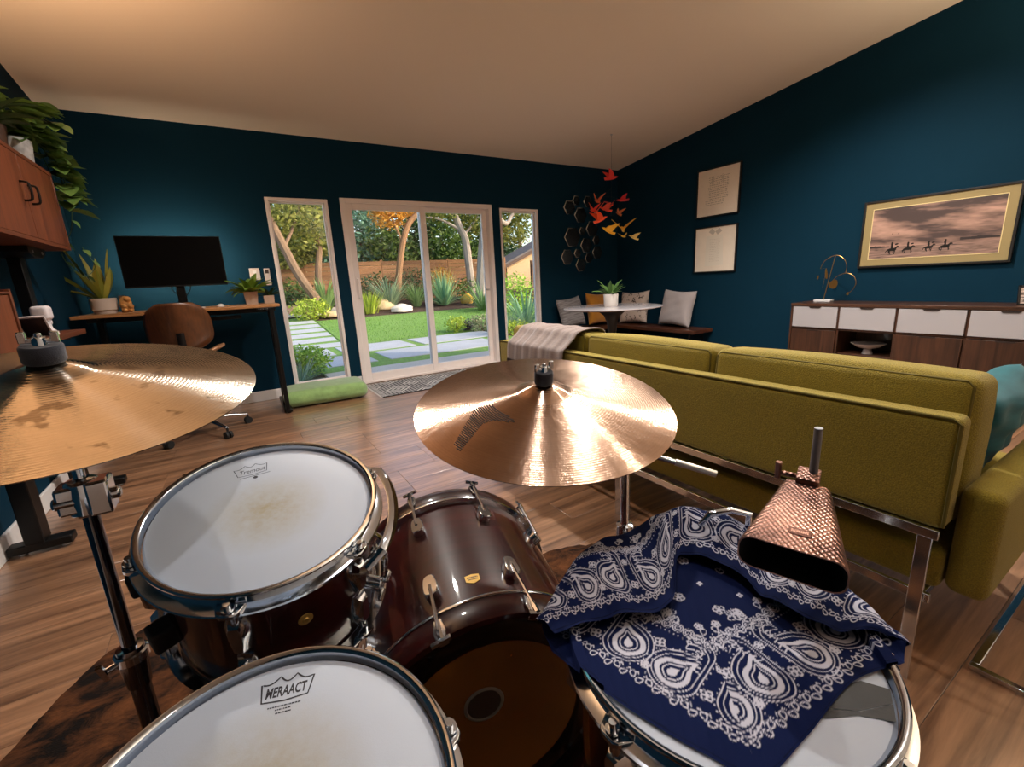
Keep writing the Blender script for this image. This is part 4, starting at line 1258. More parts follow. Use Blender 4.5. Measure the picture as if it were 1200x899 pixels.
# pillows -----------------------------------------------------------------------------
def pillow_mesh(w, h, t, wr=0.0, seed=0, n=26, pinch=.10):
    r = random.Random(seed); ph = [r.uniform(0, 6) for _ in range(6)]
    mb = MB()
    for sgn in (-1, 1):
        def fn(u, v):
            a, b = 2*u-1, 2*v-1
            k = max(0, (1-a**4)*(1-b**4))**.5
            d = t/2*k
            px_ = a*w/2*(1-pinch*(1-b*b)*abs(a)**3); pz_ = b*h/2*(1-pinch*(1-a*a)*abs(b)**3)
            d += wr*k*(math.sin(a*7+b*4+ph[0])+.6*math.sin(b*13-a*5+ph[1]))
            return (px_*(1 if sgn > 0 else 1), sgn*d, pz_)
        if sgn > 0: mb.grid(lambda u, v: fn(1-u, v), n, n)
        else: mb.grid(fn, n, n)
    me = new_mesh('pillow', mb); clean(me, 1e-5); return me
def pillow(name, label, pos, w, h, t, face, lean, m_, roll=0.0, wr=.002, seed=1, group=None):
    """pos = bottom centre, face = heading of its front in degrees, lean back in degrees"""
    me = pillow_mesh(w, h, t, wr, seed)
    me.transform(Matrix.Translation((0, 0, h/2)))
    M = Matrix.Translation(pos) @ Matrix.Rotation(math.radians(face+90), 4, 'Z') @ Matrix.Rotation(math.radians(-lean), 4, 'X') @ Matrix.Rotation(math.radians(roll), 4, 'Y')
    lowz = min((M @ v.co).z for v in me.vertices); M = Matrix.Translation((0, 0, pos[2]+.001-lowz)) @ M
    o = obj(name, me, m_); o.matrix_world = M
    tag(o, label, 'pillow', group)
    return o
def print_mat(name, base, ink, scale, lo, hi, stretch=(1, 1, 1)):
    M = mat(name, base, .9, sheen=.2, bump=(400.0, .2)); nt = M.node_tree; L = nt.links.new
    tc = N(nt, 'ShaderNodeTexCoord'); mp = N(nt, 'ShaderNodeMapping'); mp.inputs['Scale'].default_value = stretch
    L(tc.outputs['Object'], mp.inputs['Vector'])
    no = N(nt, 'ShaderNodeTexNoise', Scale=scale, Detail=3.0, Roughness=.6); L(mp.outputs[0], no.inputs['Vector'])
    rp = N(nt, 'ShaderNodeValToRGB'); rp.color_ramp.elements[0].position = lo; rp.color_ramp.elements[0].color = base
    rp.color_ramp.elements[1].position = hi; rp.color_ramp.elements[1].color = ink
    L(no.outputs['Fac'], rp.inputs['Fac']); L(rp.outputs['Color'], nt.nodes['Principled BSDF'].inputs['Base Color'])
    return M
BZ = .372
pillow('throw_pillow', 'ribbed grey pillow on the bench under the mirrors', (4.13, 4.99, BZ), .46, .43, .15, -84, 14, print_mat('ribbed_grey', S(150, 146, 148), S(112, 108, 110), 6.0, .4, .6, (1, 1, 12)), roll=-5, seed=2)
pillow('throw_pillow', 'mustard yellow pillow on the corner bench', (4.63, 4.99, BZ), .46, .47, .15, -90, 13, fabric('mustard_cloth', S(172, 112, 22), .08), roll=3, seed=3)
pillow('throw_pillow', 'cream pillow with dark speckled print on the corner bench', (4.99, 4.70, BZ), .48, .47, .15, -172, 13, print_mat('speckled_cream', S(190, 174, 164), S(52, 44, 44), 22.0, .56, .62), roll=-3, seed=4)
pillow('throw_pillow', 'plain pale grey pillow leaning on the picture wall', (4.985, 3.97, BZ), .52, .48, .17, 178, 12, fabric('pale_grey_linen', S(168, 160, 162), .06), roll=3, seed=5, wr=.003)
TEAL = mat('teal_velvet', S(2, 84, 94), .75, sheen=.15, spec=.2, var=(9.0, .25, (1, 1, 6)))
pillow('sofa_pillow', 'teal velvet pillow on the sofa seat', (1.88, .402, .452), .44, .30, .15, 92, 15, TEAL, roll=4, seed=6, wr=.007)

# side table whose chrome floor frame shows by the sofa arm ---------------------------------
ct = thing('side_table', 'chrome sled base of a side table beside the sofa arm', 'table', (1.85, 0.02, 0))
fb = MB()
fb.box((1.556, -.24, 0), (1.574, .225, .016)); fb.box((1.574, .207, 0), (2.36, .225, .016)); fb.box((1.574, -.24, 0), (2.36, -.222, .016))
obj('floor_frame', fb, CHROME, ct, .002, True)
for yy in (.207, -.24): obj('post', MB().box((2.342, yy, .016), (2.36, yy+.018, .50)), CHROME, ct, .002, True)
obj('tabletop', MB().box((2.20, -.25, .50), (2.62, .235, .525)), wood('side_table_wood', S(48, 28, 16), S(92, 58, 36), .35, axis=1), ct, .004, True)

# corner bench -------------------------------------------------------------------------------
BENCH = wood('bench_walnut', S(38, 20, 12), S(92, 52, 34), .35, axis=1, scale=1.0)
BENCHX = wood('bench_walnut_x', S(38, 20, 12), S(92, 52, 34), .35, axis=0, scale=1.0)
bn = thing('corner_bench', 'dark walnut corner bench along two teal walls', 'bench', (4.7, 4.6, 0))
obj('seat_board', MB().box((4.78, 3.50, .325), (5.162, 5.188, .370)), BENCH, bn, .004, True)
obj('seat_board', MB().box((3.76, 4.80, .325), (4.778, 5.188, .370)), BENCHX, bn, .004, True)
for lo, hi in (((4.84, 3.58, 0), (5.10, 3.62, .325)), ((4.84, 4.60, 0), (5.10, 4.64, .325)), ((3.82, 4.86, 0), (3.86, 5.12, .325)), ((4.62, 4.86, 0), (4.66, 5.12, .325))):
    obj('leg', MB().box(lo, hi), BLACK, bn, .003, True)

# pedestal table -----------------------------------------------------------------------------
tb = thing('pedestal_table', 'round marble top table on a black tulip pedestal', 'table', (3.72, 3.82, 0))
MARBLE = mat('white_marble', S(188, 182, 186), .2, coat=.3, var=(5.0, .10))
obj('tabletop', MB().lathe([(0, .742), (.545, .742), (.562, .738), (.560, .732), (.50, .718), (0, .716)], 72), MARBLE, tb)
obj('pedestal', MB().lathe([(0, .715), (.21, .715), (.17, .700), (.095, .64), (.06, .56), (.045, .42), (.045, .22), (.07, .10), (.14, .045), (.25, .018), (.27, .006), (.27, .0), (0, 0)], 48), mat('black_pedestal', S(12, 12, 13), .5), tb)

# plants ------------------------------------------------------------------------------------
def blade(mb, p, az, length, width, rise, droop, rng, n=6, twist=0.0, cup=.15):
    """one strap leaf: starts at p, leaves at angle rise, bends over by droop"""
    d = Vector((math.cos(az), math.sin(az), 0)); side = Vector((-math.sin(az), math.cos(az), 0)); pts = []
    q = Vector(p); an = rise
    vs = []; st = length/n
    for i in range(n+1):
        t = i/n
        wv = width*(math.sin(PI*min(1, .18+.82*t))**.8 if t < .999 else 0.02)
        up_ = -math.sin(an)*d+math.cos(an)*Vector((0, 0, 1))
        tw = twist*t; sd = side*math.cos(tw)+up_*math.sin(tw); nn = up_*math.cos(tw)-side*math.sin(tw)
        vs += [q-sd*wv/2+nn*wv*cup, q-nn*wv*0.0, q+sd*wv/2+nn*wv*cup]
        q = q+(d*math.cos(an)+Vector((0, 0, 1))*math.sin(an))*st
        an -= droop/n
    fs = []
    for i in range(n):
        for k in range(2): fs.append((3*i+k, 3*i+k+1, 3*i+4+k, 3*i+3+k))
    mb.add(vs, fs, True)
def pot_plant(name, label, base, pot, pot_mat, leaf_m, leaves, soil_h, M=None, square=None, group=None):
    root = thing(name, label, 'plant', base, group=group)
    if square:
        a, b, h = square
        p = MB(); t = .006
        vs = [(-b, -b, 0), (b, -b, 0), (b, b, 0), (-b, b, 0), (-a, -a, h), (a, -a, h), (a, a, h), (-a, a, h), (-a+t, -a+t, h), (a-t, -a+t, h), (a-t, a-t, h), (-a+t, a-t, h), (-a+t, -a+t, h*.86), (a-t, -a+t, h*.86), (a-t, a-t, h*.86), (-a+t, a-t, h*.86)]
        fs = [(0, 3, 2, 1)]+[(i, (i+1) % 4, 4+(i+1) % 4, 4+i) for i in range(4)]+[(4+i, 4+(i+1) % 4, 8+(i+1) % 4, 8+i) for i in range(4)]+[(8+i, 8+(i+1) % 4, 12+(i+1) % 4, 12+i) for i in range(4)]
        p.add(vs, fs)
        obj('pot', p, pot_mat, root)
        obj('soil', MB().box((-a+t, -a+t, h*.80), (a-t, a-t, h*.87)), mat('potting_soil', S(44, 32, 24), .95, bump=(120.0, .6)), root)
    else:
        obj('pot', MB().lathe(pot, 36), pot_mat, root)
        rr = max(q[0] for q in pot)-.008
        obj('soil', MB().lathe([(0, soil_h), (rr, soil_h-.004)], 24), mat('potting_soil', S(44, 32, 24), .95, bump=(120.0, .6)), root)
    for k, mbl in enumerate(leaves): obj('leaf', mbl, leaf_m, root)
    return root
CERAMIC = mat('white_ceramic', S(214, 206, 200), .4, var=(8.0, .04))
def leaves_rosette(n, z, L0, W0, seed, rise=(.4, 1.3), droop=.9, r0=.02, cup=.2):
    r = random.Random(seed); out = []
    for k in range(n):
        az = 2*PI*k/n*2.4+r.uniform(-.3, .3); mb = MB()
        blade(mb, (r0*math.cos(az), r0*math.sin(az), z), az, L0*r.uniform(.75, 1.15), W0*r.uniform(.8, 1.15), r.uniform(*rise), droop*r.uniform(.6, 1.3), r, 7, r.uniform(-.4, .4), cup)
        out.append(mb)
    return out
pot_plant('table_plant', 'small leafy plant in a white pot on the marble table', (3.74, 3.86, .743),
          [(0, 0), (.072, 0), (.080, .01), (.084, .135), (.082, .140), (.076, .138), (.074, .112)], CERAMIC,
          leaf_mat('table_plant_leaf', S(40, 84, 34), S(120, 160, 84), .45, .15), leaves_rosette(20, .115, .21, .042, 3, (.55, 1.35), .7), .118)

# hexagon mirrors -------------------------------------------------------------------------------
MIRROR = mat('dark_mirror', S(84, 92, 98), .22, .8)
EDGE = mat('bevelled_mirror_edge', (.34, .33, .32, 1), .25, 1.0)
hexes = [(4.238, 2.046, .098), (4.363, 2.146, .066), (4.581, 2.138, .08), (4.443, 1.95, .109), (4.659, 1.768, .112), (4.47, 1.732, .06), (4.284, 1.646, .139),
         (4.544, 1.535, .108), (4.737, 1.608, .067), (4.757, 1.433, .096), (4.187, 1.376, .109), (4.378, 1.424, .066), (4.589, 1.356, .074), (4.438, 1.258, .095)]
hn = ['upper hexagon mirror over the left column', 'small top hexagon mirror', 'top hexagon mirror behind the orange birds', 'large hexagon mirror under the small top one', 'hexagon mirror nearest the yellow bird',
      'small hexagon mirror beside the largest one', 'largest hexagon mirror of the wall cluster', 'hexagon mirror in the lower middle of the cluster', 'small hexagon mirror at the cluster edge facing the corner',
      'lower hexagon mirror facing the room corner', 'low hexagon mirror nearest the window', 'small hexagon mirror beside the low window side one', 'small hexagon mirror above the bottom one', 'bottom hexagon mirror of the wall cluster']
ang = [PI/6*0+k*PI/3 for k in range(6)]
for (x, z, r_), nm in zip(hexes, hn):
    r_ *= 1.08
    root = thing('hexagon_mirror', nm, 'mirror', (x, YB, z-r_*.9), group='hexagon mirrors on the teal wall')
    Mh = Matrix(((1, 0, 0, 0), (0, 0, -1, 0), (0, 1, 0, r_*.9), (0, 0, 0, 1)))
    P6 = lambda rr: [(rr*math.cos(a), rr*math.sin(a)) for a in ang]
    b = MB(); o6, i6 = P6(r_), P6(r_-.012)
    b.add([(x_, y_, .004) for x_, y_ in o6]+[(x_, y_, .014) for x_, y_ in o6]+[(x_, y_, .019) for x_, y_ in i6],
          [tuple(reversed(range(6)))]+[(i, (i+1) % 6, 6+(i+1) % 6, 6+i) for i in range(6)]+[(6+i, 6+(i+1) % 6, 12+(i+1) % 6, 12+i) for i in range(6)], False, Mh)
    obj('bevelled_edge', b, EDGE, root)
    obj('mirror_glass', MB().add([(x_, y_, .0191) for x_, y_ in i6], [tuple(range(6))], False, Mh), MIRROR, root)

# bird mobile ------------------------------------------------------------------------------------
def bird(mb, c, s, yaw, tilt, wing):
    """thin folded-metal bird: body with beak and tail, two raised wings"""
    M = Matrix.Translation(c) @ Matrix.Rotation(yaw, 4, 'Z') @ Matrix.Rotation(tilt, 4, 'Y') @ Matrix.Scale(s, 4)
    body = [(.62, .02), (.42, .10), (.15, .12), (-.25, .08), (-.62, .16), (-.60, -.05), (-.2, -.10), (.2, -.10), (.45, -.03)]
    Mb = M @ Matrix(((1, 0, 0, 0), (0, 0, 1, 0), (0, 1, 0, 0), (0, 0, 0, 1)))
    mb.prism(body, -.03, .03, Mb)
    for sg in (-1, 1):
        W = M @ Matrix.Rotation(sg*wing, 4, 'X')
        wg = [(.28, 0), (.16, sg*.34), (-.06, sg*.66), (-.40, sg*.92), (-.30, sg*.46), (-.28, 0)]
        if sg < 0: wg = wg[::-1]
        mb.prism(wg, -.012, .012, W)
bm = thing('bird_mobile', 'hanging mobile of red orange and yellow birds', 'mobile', (4.12, 4.25, 1.5))
bl = [((4.124, 4.25, 2.231), .115, (226, 52, 44)), ((4.312, 4.25, 1.991), .10, (196, 34, 44)), ((4.176, 4.30, 1.942), .085, (170, 28, 36)), ((3.894, 4.25, 1.959), .105, (222, 104, 44)),
      ((3.805, 4.22, 1.845), .095, (214, 58, 36)), ((3.913, 4.30, 1.841), .125, (226, 84, 32)), ((4.023, 4.25, 1.873), .105, (214, 72, 44)), ((3.902, 4.20, 1.743), .125, (236, 78, 28)),
      ((4.245, 4.25, 1.83), .085, (206, 116, 60)), ((4.073, 4.25, 1.624), .125, (240, 176, 32)), ((4.315, 4.25, 1.649), .17, (232, 172, 40)), ((4.305, 4.22, 1.557), .065, (226, 180, 66)), ((4.514, 4.25, 1.546), .085, (226, 196, 112))]
r = random.Random(12)
for k, (c, s_, rgb) in enumerate(bl):
    mb = MB(); bird(mb, c, s_*1.3, [-.3, 2.4, .4, 1.2, 3.4, 1.0, 2.2, -.2, 1.4, 2.9, .9, .2, 2.6][k], r.uniform(-.5, .2), r.uniform(.55, 1.05))
    obj('bird', mb, mat('bird_%d_%d_%d' % rgb, S(*rgb), .45), bm, world=True)
wr = MB()
Z = lambda k: Vector(bl[k][0])
wr.tube([(4.124, 4.25, ceil_z(4.25)), (4.124, 4.25, 2.08)], .0011, 5)
wr.tube([(3.96, 4.25, 2.015), (4.05, 4.25, 2.022), (4.124, 4.25, 2.02), (4.30, 4.25, 1.995)], .0016, 5)
wr.tube([(4.124, 4.25, 2.09), (4.124, 4.25, 1.80)], .0011, 5); wr.tube([(4.124, 4.25, 2.12), (3.98, 4.25, 2.015), (3.90, 4.25, 1.96)], .0016, 5)
wr.tube([(3.80, 4.22, 1.85), (3.92, 4.26, 1.815), (4.03, 4.25, 1.87), (4.124, 4.25, 1.80), (4.245, 4.25, 1.85)], .0016, 5)
wr.tube([(4.245, 4.25, 1.83), (4.235, 4.25, 1.70)], .0011, 5)
wr.tube([(4.06, 4.25, 1.66), (4.16, 4.25, 1.695), (4.235, 4.25, 1.70), (4.33, 4.25, 1.68)], .0016, 5)
wr.tube([(4.09, 4.25, 1.585), (4.21, 4.23, 1.565), (4.40, 4.25, 1.575), (4.51, 4.25, 1.55)], .0016, 5); wr.tube([(4.21, 4.24, 1.695), (4.21, 4.24, 1.565)], .0011, 5)
wr.tube([(3.91, 4.28, 1.84), (3.902, 4.2, 1.75)], .0011, 5)
obj('wire_arm', wr, BLACK, bm, world=True)
obj('ceiling_hook', MB().lathe([(0, -.012), (.012, -.010), (.016, 0)], 12, Matrix.Translation((4.124, 4.25, ceil_z(4.25)))), STEEL, bm, world=True)

# framed pictures on the right wall ------------------------------------------------------------------
RM = Matrix(((0, 0, -1, XR), (-1, 0, 0, 0), (0, 1, 0, 0), (0, 0, 0, 1)))      # local x = -y world, y = z, z = out of the wall
def framed(name, label, yc, zc, w, h, fw, fm, depth, matw, matm):
    M = RM.copy(); M.translation = Vector((XR, yc, zc))
    root = thing(name, label, 'picture', M=M)
    f = MB()
    for lo, hi in (((-w/2, -h/2, 0), (-w/2+fw, h/2, depth)), ((w/2-fw, -h/2, 0), (w/2, h/2, depth)), ((-w/2+fw, h/2-fw, 0), (w/2-fw, h/2, depth)), ((-w/2+fw, -h/2, 0), (w/2-fw, -h/2+fw, depth))): f.box(lo, hi)
    obj('picture_frame', f, fm, root, .002)
    obj('mat_board', MB().box((-w/2+fw, -h/2+fw, .004), (w/2-fw, h/2-fw, depth-.010)), matm, root)
    return root, depth-.0098
FRB = mat('black_frame', S(22, 20, 20), .4)
PAPER = mat('cream_paper', S(236, 224, 208), .8, var=(6.0, .04))
GREY_INK = mat('faint_pencil', S(146, 138, 130), .8)
p1, z1_ = framed('framed_lettering', 'framed cream sheet with a block of small handwriting', 3.53, 2.008, .57, .557, .014, FRB, .028, 0, PAPER)
tx = MB(); r = random.Random(21)
for k in range(15):
    yy = .17-.022*k
    x = -.12+r.uniform(-.01, .01) if k < 12 else -.16
    xe = (.12 if k < 12 else .08)
    while x < xe:
        l = r.uniform(.008, .03); tx.box((x, yy-.0022-(.001*r.random()), z1_), (x+l, yy+.0022, z1_+.0002)); x += l+r.uniform(.006, .014)
    if k in (0, 1, 2, 3):
        for x in (-.07, .06):
            tx.v  # ornamental capitals
            tx.lathe([(.014, z1_), (.016, z1_+.0002)], 10, Matrix.Translation((x, yy, 0)))
obj('handwriting', tx, GREY_INK, p1)
p2, z2_ = framed('framed_sketch', 'framed pale sketch with paper bow and column of writing', 3.53, 1.341, .57, .552, .014, FRB, .028, 0, PAPER)
sk = MB()
sk.add([(-.12, .16, z2_), (.10, .17, z2_), (.12, -.19, z2_), (-.13, -.2, z2_)], [(0, 3, 2, 1)])
obj('pale_sheet', sk, mat('pale_sheet', S(230, 222, 208), .6), p2)
bw = MB()
bw.add([(-.05, .25, z2_+.001), (0, .21, z2_+.004), (-.03, .17, z2_+.001), (-.09, .21, z2_+.002)], [(0, 3, 2, 1)])
bw.add([(.05, .25, z2_+.001), (.09, .21, z2_+.002), (.03, .17, z2_+.001), (0, .21, z2_+.004)], [(0, 3, 2, 1)])
obj('paper_bow', bw, mat('pale_bow', S(196, 186, 172), .6), p2)
tx = MB()
for k in range(14):
    x = -.07
    while x < .06:
        l = r.uniform(.006, .02); tx.box((x, .12-.02*k-.0016, z2_+.0004), (x+l, .12-.02*k+.0016, z2_+.0006)); x += l+.008
obj('handwriting', tx, mat('very_faint_ink', S(190, 180, 168), .8), p2)

MATG = mat('gold_mat_board', S(150, 132, 88), .7)
bp_, zb_ = framed('beach_photograph', 'wide framed photograph of riders on a beach under clouds', 1.49, 1.339, 1.01, .592, .018, FRB, .034, 0, MATG)
pw, ph = .85, .435
nx, ny = 330, 170
gx, gy = np.meshgrid(np.linspace(-1, 1, nx+1), np.linspace(-1, 1, ny+1), indexing='ij')
rs = np.random.RandomState(7)
def vnoise(x, y, seed):
    R_ = np.random.RandomState(seed).rand(64, 64)
    xi, yi = np.floor(x).astype(int), np.floor(y).astype(int); fx, fy = x-xi, y-yi
    fx, fy = fx*fx*(3-2*fx), fy*fy*(3-2*fy)
    g = lambda a, b: R_[a % 64, b % 64]
    return (g(xi, yi)*(1-fx)+g(xi+1, yi)*fx)*(1-fy)+(g(xi, yi+1)*(1-fx)+g(xi+1, yi+1)*fx)*fy
cl = 0
for k, (a, b) in enumerate(((1.6, 3.4), (3.4, 8), (8, 17), (19, 40))):
    cl = cl+vnoise(gx*a+gy*.7*a+9, gy*b+20, k+1)*(.5**k)
cl = (cl-cl.min())/(cl.max()-cl.min())
lo_, hi_ = np.array(S(78, 64, 62)[:3]), np.array(S(196, 156, 138)[:3])
im = lo_+(hi_-lo_)*np.clip((cl-.25)*1.7+(-.12*gy), 0, 1)[..., None]
hz = -.55
sea = gy < hz
sn = vnoise(gx*5, gy*46, 9)*.6+vnoise(gx*16, gy*90, 10)*.4
sc_ = np.array(S(92, 76, 70)[:3])+(np.array(S(176, 142, 128)[:3])-np.array(S(92, 76, 70)[:3]))*np.clip(sn*1.3-.2, 0, 1)[..., None]
im = np.where(sea[..., None], sc_, im)
hill = (gy < hz+.05*np.clip(1-np.abs(gx+.9)*3, 0, 1)+.02) & (gy >= hz-.01) & (gx < -.6)
hill |= (gy < hz+.14+.05*vnoise(gx*7, gx*0+3, 4)) & (gy > hz+.08) & (gx > .45)
im = np.where(hill[..., None], np.array(S(54, 46, 46)[:3]), im)
asp = pw/ph
def blot(cx, cy, rx, ry, an=0.0):
    dx, dy = (gx-cx)*asp, gy-cy
    a, b = dx*math.cos(an)+dy*math.sin(an), -dx*math.sin(an)+dy*math.cos(an)
    return (a/rx)**2+(b/ry)**2 < 1
def seg(x0, y0, x1, y1, w):
    dx, dy = (x1-x0)*asp, y1-y0; L2 = dx*dx+dy*dy
    t = np.clip(((gx-x0)*asp*dx+(gy-y0)*dy)/L2, 0, 1)
    return np.hypot((gx-x0)*asp-t*dx, gy-y0-t*dy) < w
sil = np.zeros_like(gx, bool)
for k, (cx, s_, ph_) in enumerate(((-.60, 1.05, 0), (-.33, .92, 1), (.0, .88, 2), (.25, .92, 3))):
    cy = -.66
    sil |= blot(cx, cy, .15*s_, .062*s_, .06)
    sil |= seg(cx+.05*s_, cy+.03, cx+.085*s_, cy+.11*s_, .032*s_) | blot(cx+.10*s_, cy+.10*s_, .05*s_, .026*s_, -.5)
    for q, (dx, bend) in enumerate(((-.06, -.03), (-.045, .02), (.04, .03), (.055, -.01))):
        sil |= seg(cx+dx*s_, cy, cx+(dx+bend*(1 if (k+q) % 2 else -.6))*s_, cy-.16*s_*(1 if q % 2 else .8), .016*s_)
    sil |= seg(cx-.06*s_, cy+.02, cx-.10*s_, cy-.08*s_, .016*s_)
    sil |= seg(cx, cy+.05*s_, cx-.005, cy+.20*s_, .036*s_) | blot(cx-.002, cy+.25*s_, .035*s_, .04*s_)
    if k != 3: sil |= blot(cx+.07*s_, cy+.20*s_, .055*s_, .03*s_, .3)
im = np.where(sil[..., None], np.array(S(18, 15, 15)[:3]), im)
for bx_, by_ in ((-.62, -.02), (-.52, -.03)): im = np.where((blot(bx_, by_, .03, .012, .5))[..., None], np.array(S(40, 34, 34)[:3]), im)
Vp = np.stack([gx*pw/2, gy*ph/2, np.full_like(gx, zb_+.0012)], -1).reshape(-1, 3)
me = attr_mesh('photo_print', Vp, grid_faces(nx, ny), im.reshape(-1, 3), False)
obj('photo_print', me, attr_mat('photo_paper', .35), bp_)
fl = MB(); ww, hh, t = pw/2+.006, ph/2+.006, .006
for lo, hi in (((-ww, -hh, 0), (-ww+t, hh, 1)), ((ww-t, -hh, 0), (ww, hh, 1)), ((-ww, hh-t, 0), (ww, hh, 1)), ((-ww, -hh, 0), (ww, -hh+t, 1))):
    fl.box((lo[0], lo[1], zb_), (hi[0], hi[1], zb_+.003))
obj('gold_fillet', fl, mat('gold_fillet', S(224, 204, 150), .4), bp_)

# sideboard ---------------------------------------------------------------------------------------------
WALN = wood('walnut_grain', S(30, 17, 11), S(78, 47, 31), .4, axis=2, scale=.9)
WALNH = wood('walnut_top', S(34, 20, 14), S(78, 50, 36), .35, axis=1, scale=.9)
DRW = mat('white_drawer_lacquer', S(164, 161, 165), .35)
sbd = thing('sideboard', 'walnut sideboard with four white drawers', 'sideboard', (4.95, 1.48, 0))
ys = [2.345, 1.937, 1.507, 1.07, .635]
obj('top_board', MB().box((4.735, .62, .708), (5.158, 2.36, .735)), WALNH, sbd, .002, True)
c_ = MB(); c_.box((4.745, .62, .12), (5.158, .636, .708)); c_.box((4.745, 2.342, .12), (5.158, 2.36, .708)); c_.box((4.745, .636, .12), (5.158, 2.342, .138)); c_.box((5.145, .636, .138), (5.158, 2.342, .708))
for yv in ys[1:-1]: c_.box((4.752, yv-.009, .138), (5.145, yv+.009, .708))
c_.box((4.752, .636, .488), (5.145, 2.342, .504))
obj('carcass', c_, WALN, sbd, .0015, True)
NOTCH = mat('dark_grip_notch', S(36, 22, 16), .6)
for k in range(4):
    ya_, yb_ = ys[k+1]+.0105, ys[k]-.0105
    d = obj('drawer', MB().box((4.738, ya_, .508), (4.756, yb_, .704)), DRW, sbd, .0015, True)
    ym = (ya_+yb_)/2; n_ = MB()
    n_.add([(4.7375, ym-.055, .7045), (4.7375, ym+.055, .7045), (4.7375, ym+.040, .690), (4.7375, ym-.040, .690)], [(0, 1, 2, 3)]); n_.add([(4.734, ym-.055, .7045), (4.734, ym+.055, .7045), (4.734, ym+.040, .690), (4.734, ym-.040, .690), (4.738, ym-.055, .7045), (4.738, ym+.055, .7045), (4.738, ym+.040, .690), (4.738, ym-.040, .690)], [(0, 1, 2, 3), (0, 4, 5, 1), (1, 5, 6, 2), (2, 6, 7, 3), (3, 7, 4, 0)])
    g = obj('finger_grip', n_, NOTCH, None); g.data.transform(sbd.matrix_world.inverted()); g.parent = d
    if k != 1:
        d = obj('door', MB().box((4.738, ya_, .142), (4.756, yb_, .484)), WALN, sbd, .0015, True)
        g = obj('finger_grip', MB().box((4.7365, ym-.05, .474), (4.7385, ym+.05, .485)), NOTCH, None); g.data.transform(sbd.matrix_world.inverted()); g.parent = d
for lo in ((4.78, .70), (4.78, 2.24), (5.10, .70), (5.10, 2.24)):
    obj('leg', MB().box((lo[0], lo[1], 0), (lo[0]+.035, lo[1]+.035, .12)), BLACK, sbd, .003, True)
obj('shelf', MB().box((4.765, ys[2]+.01, .262), (5.144, ys[1]-.01, .276)), WALN, sbd, .001, True)
bw = thing('footed_bowl', 'white footed bowl in the open shelf of the sideboard', 'bowl', (4.90, 1.735, .276))
obj('bowl', MB().lathe([(0, .045), (.03, .046), (.085, .062), (.128, .092), (.132, .096), (.126, .094), (.08, .070), (0, .056)], 40), mat('glazed_white', S(196, 186, 182), .25), bw)
obj('foot', MB().lathe([(0, .046), (.03, .046), (.034, .03), (.042, .0), (0, 0)], 28), mat('glazed_white', S(196, 186, 182), .25), bw)

# brass mobile sculpture on the sideboard
sc2 = thing('brass_sculpture', 'brass wire balancing sculpture on a white base', 'sculpture', (4.98, 2.18, .735))
obj('base', MB().box((-.04, -.075, 0), (.04, .075, .022)), mat('white_stone', S(206, 204, 206), .3), sc2, .004)
BRASS = mat('aged_brass', S(168, 126, 70), .3, .9)
q = lambda u, v: (0, -(u-500)*.0024, .022+(512-v)*.0027)
obj('post', MB().tube([q(500, 512), q(512, 440), q(526, 358)], .0035, 8), BRASS, sc2)
obj('wire_arm', MB().tube([Vector(p_) for p_ in curve2([q(476, 402), q(490, 374), q(526, 357), q(556, 370), q(569, 396), q(568, 418)], 5)], .0028, 6), BRASS, sc2)
obj('wire_arm', MB().tube([Vector(p_) for p_ in curve2([q(520, 452), q(540, 430), q(570, 420), q(596, 430), q(607, 452), q(600, 476), q(586, 490)], 5)], .0028, 6), BRASS, sc2)
def leafdisc(c, w, h, an, nm):
    pts = [(w*math.cos(a)*(1-.25*math.sin(a)), h*math.sin(a)) for a in [2*PI*i/18 for i in range(18)]]
    M = Matrix.Translation(c) @ Matrix.Rotation(an, 4, 'X') @ Matrix(((0, 0, 1, 0), (-1, 0, 0, 0), (0, 1, 0, 0), (0, 0, 0, 1)))
    obj(nm, MB().prism(pts, -.0015, .0015, M), BRASS, sc2)
leafdisc(q(530, 457), .036, .044, .5, 'brass_leaf'); leafdisc(q(500, 420), .011, .052, -.15, 'brass_leaf'); leafdisc(q(584, 491), .010, .016, .3, 'brass_leaf'); leafdisc(q(470, 432), .008, .02, .2, 'brass_leaf')
obj('hanging_wire', MB().tube([q(478, 402), q(499, 400), q(492, 470)], .0012, 5), BRASS, sc2)
# leaning photo at the end of the sideboard
pf = thing('photo_frame', 'small photo frame standing on the sideboard end', 'picture', M=Matrix.Translation((4.95, .775, .736)) @ Matrix.Rotation(math.radians(-64), 4, 'Z') @ Matrix.Rotation(math.radians(-14), 4, 'X'))
f = MB(); w_, h_ = .19, .145
for lo, hi in (((-w_/2, 0, 0), (-w_/2+.012, .014, h_)), ((w_/2-.012, 0, 0), (w_/2, .014, h_)), ((-w_/2, 0, h_-.012), (w_/2, .014, h_)), ((-w_/2, 0, 0), (w_/2, .014, .012))): f.box(lo, hi)
obj('frame', f, FRB, pf, .001)
obj('photo', MB().box((-w_/2+.012, .004, .012), (w_/2-.012, .010, h_-.012)), print_mat('small_photo', S(206, 186, 176), S(60, 44, 44), 14.0, .45, .6, (1, 1, 4)), pf)
obj('easel_back', MB().box((-.02, .012, 0), (.02, .016, h_*.8), Matrix.Rotation(math.radians(28), 4, 'X')), FRB, pf)
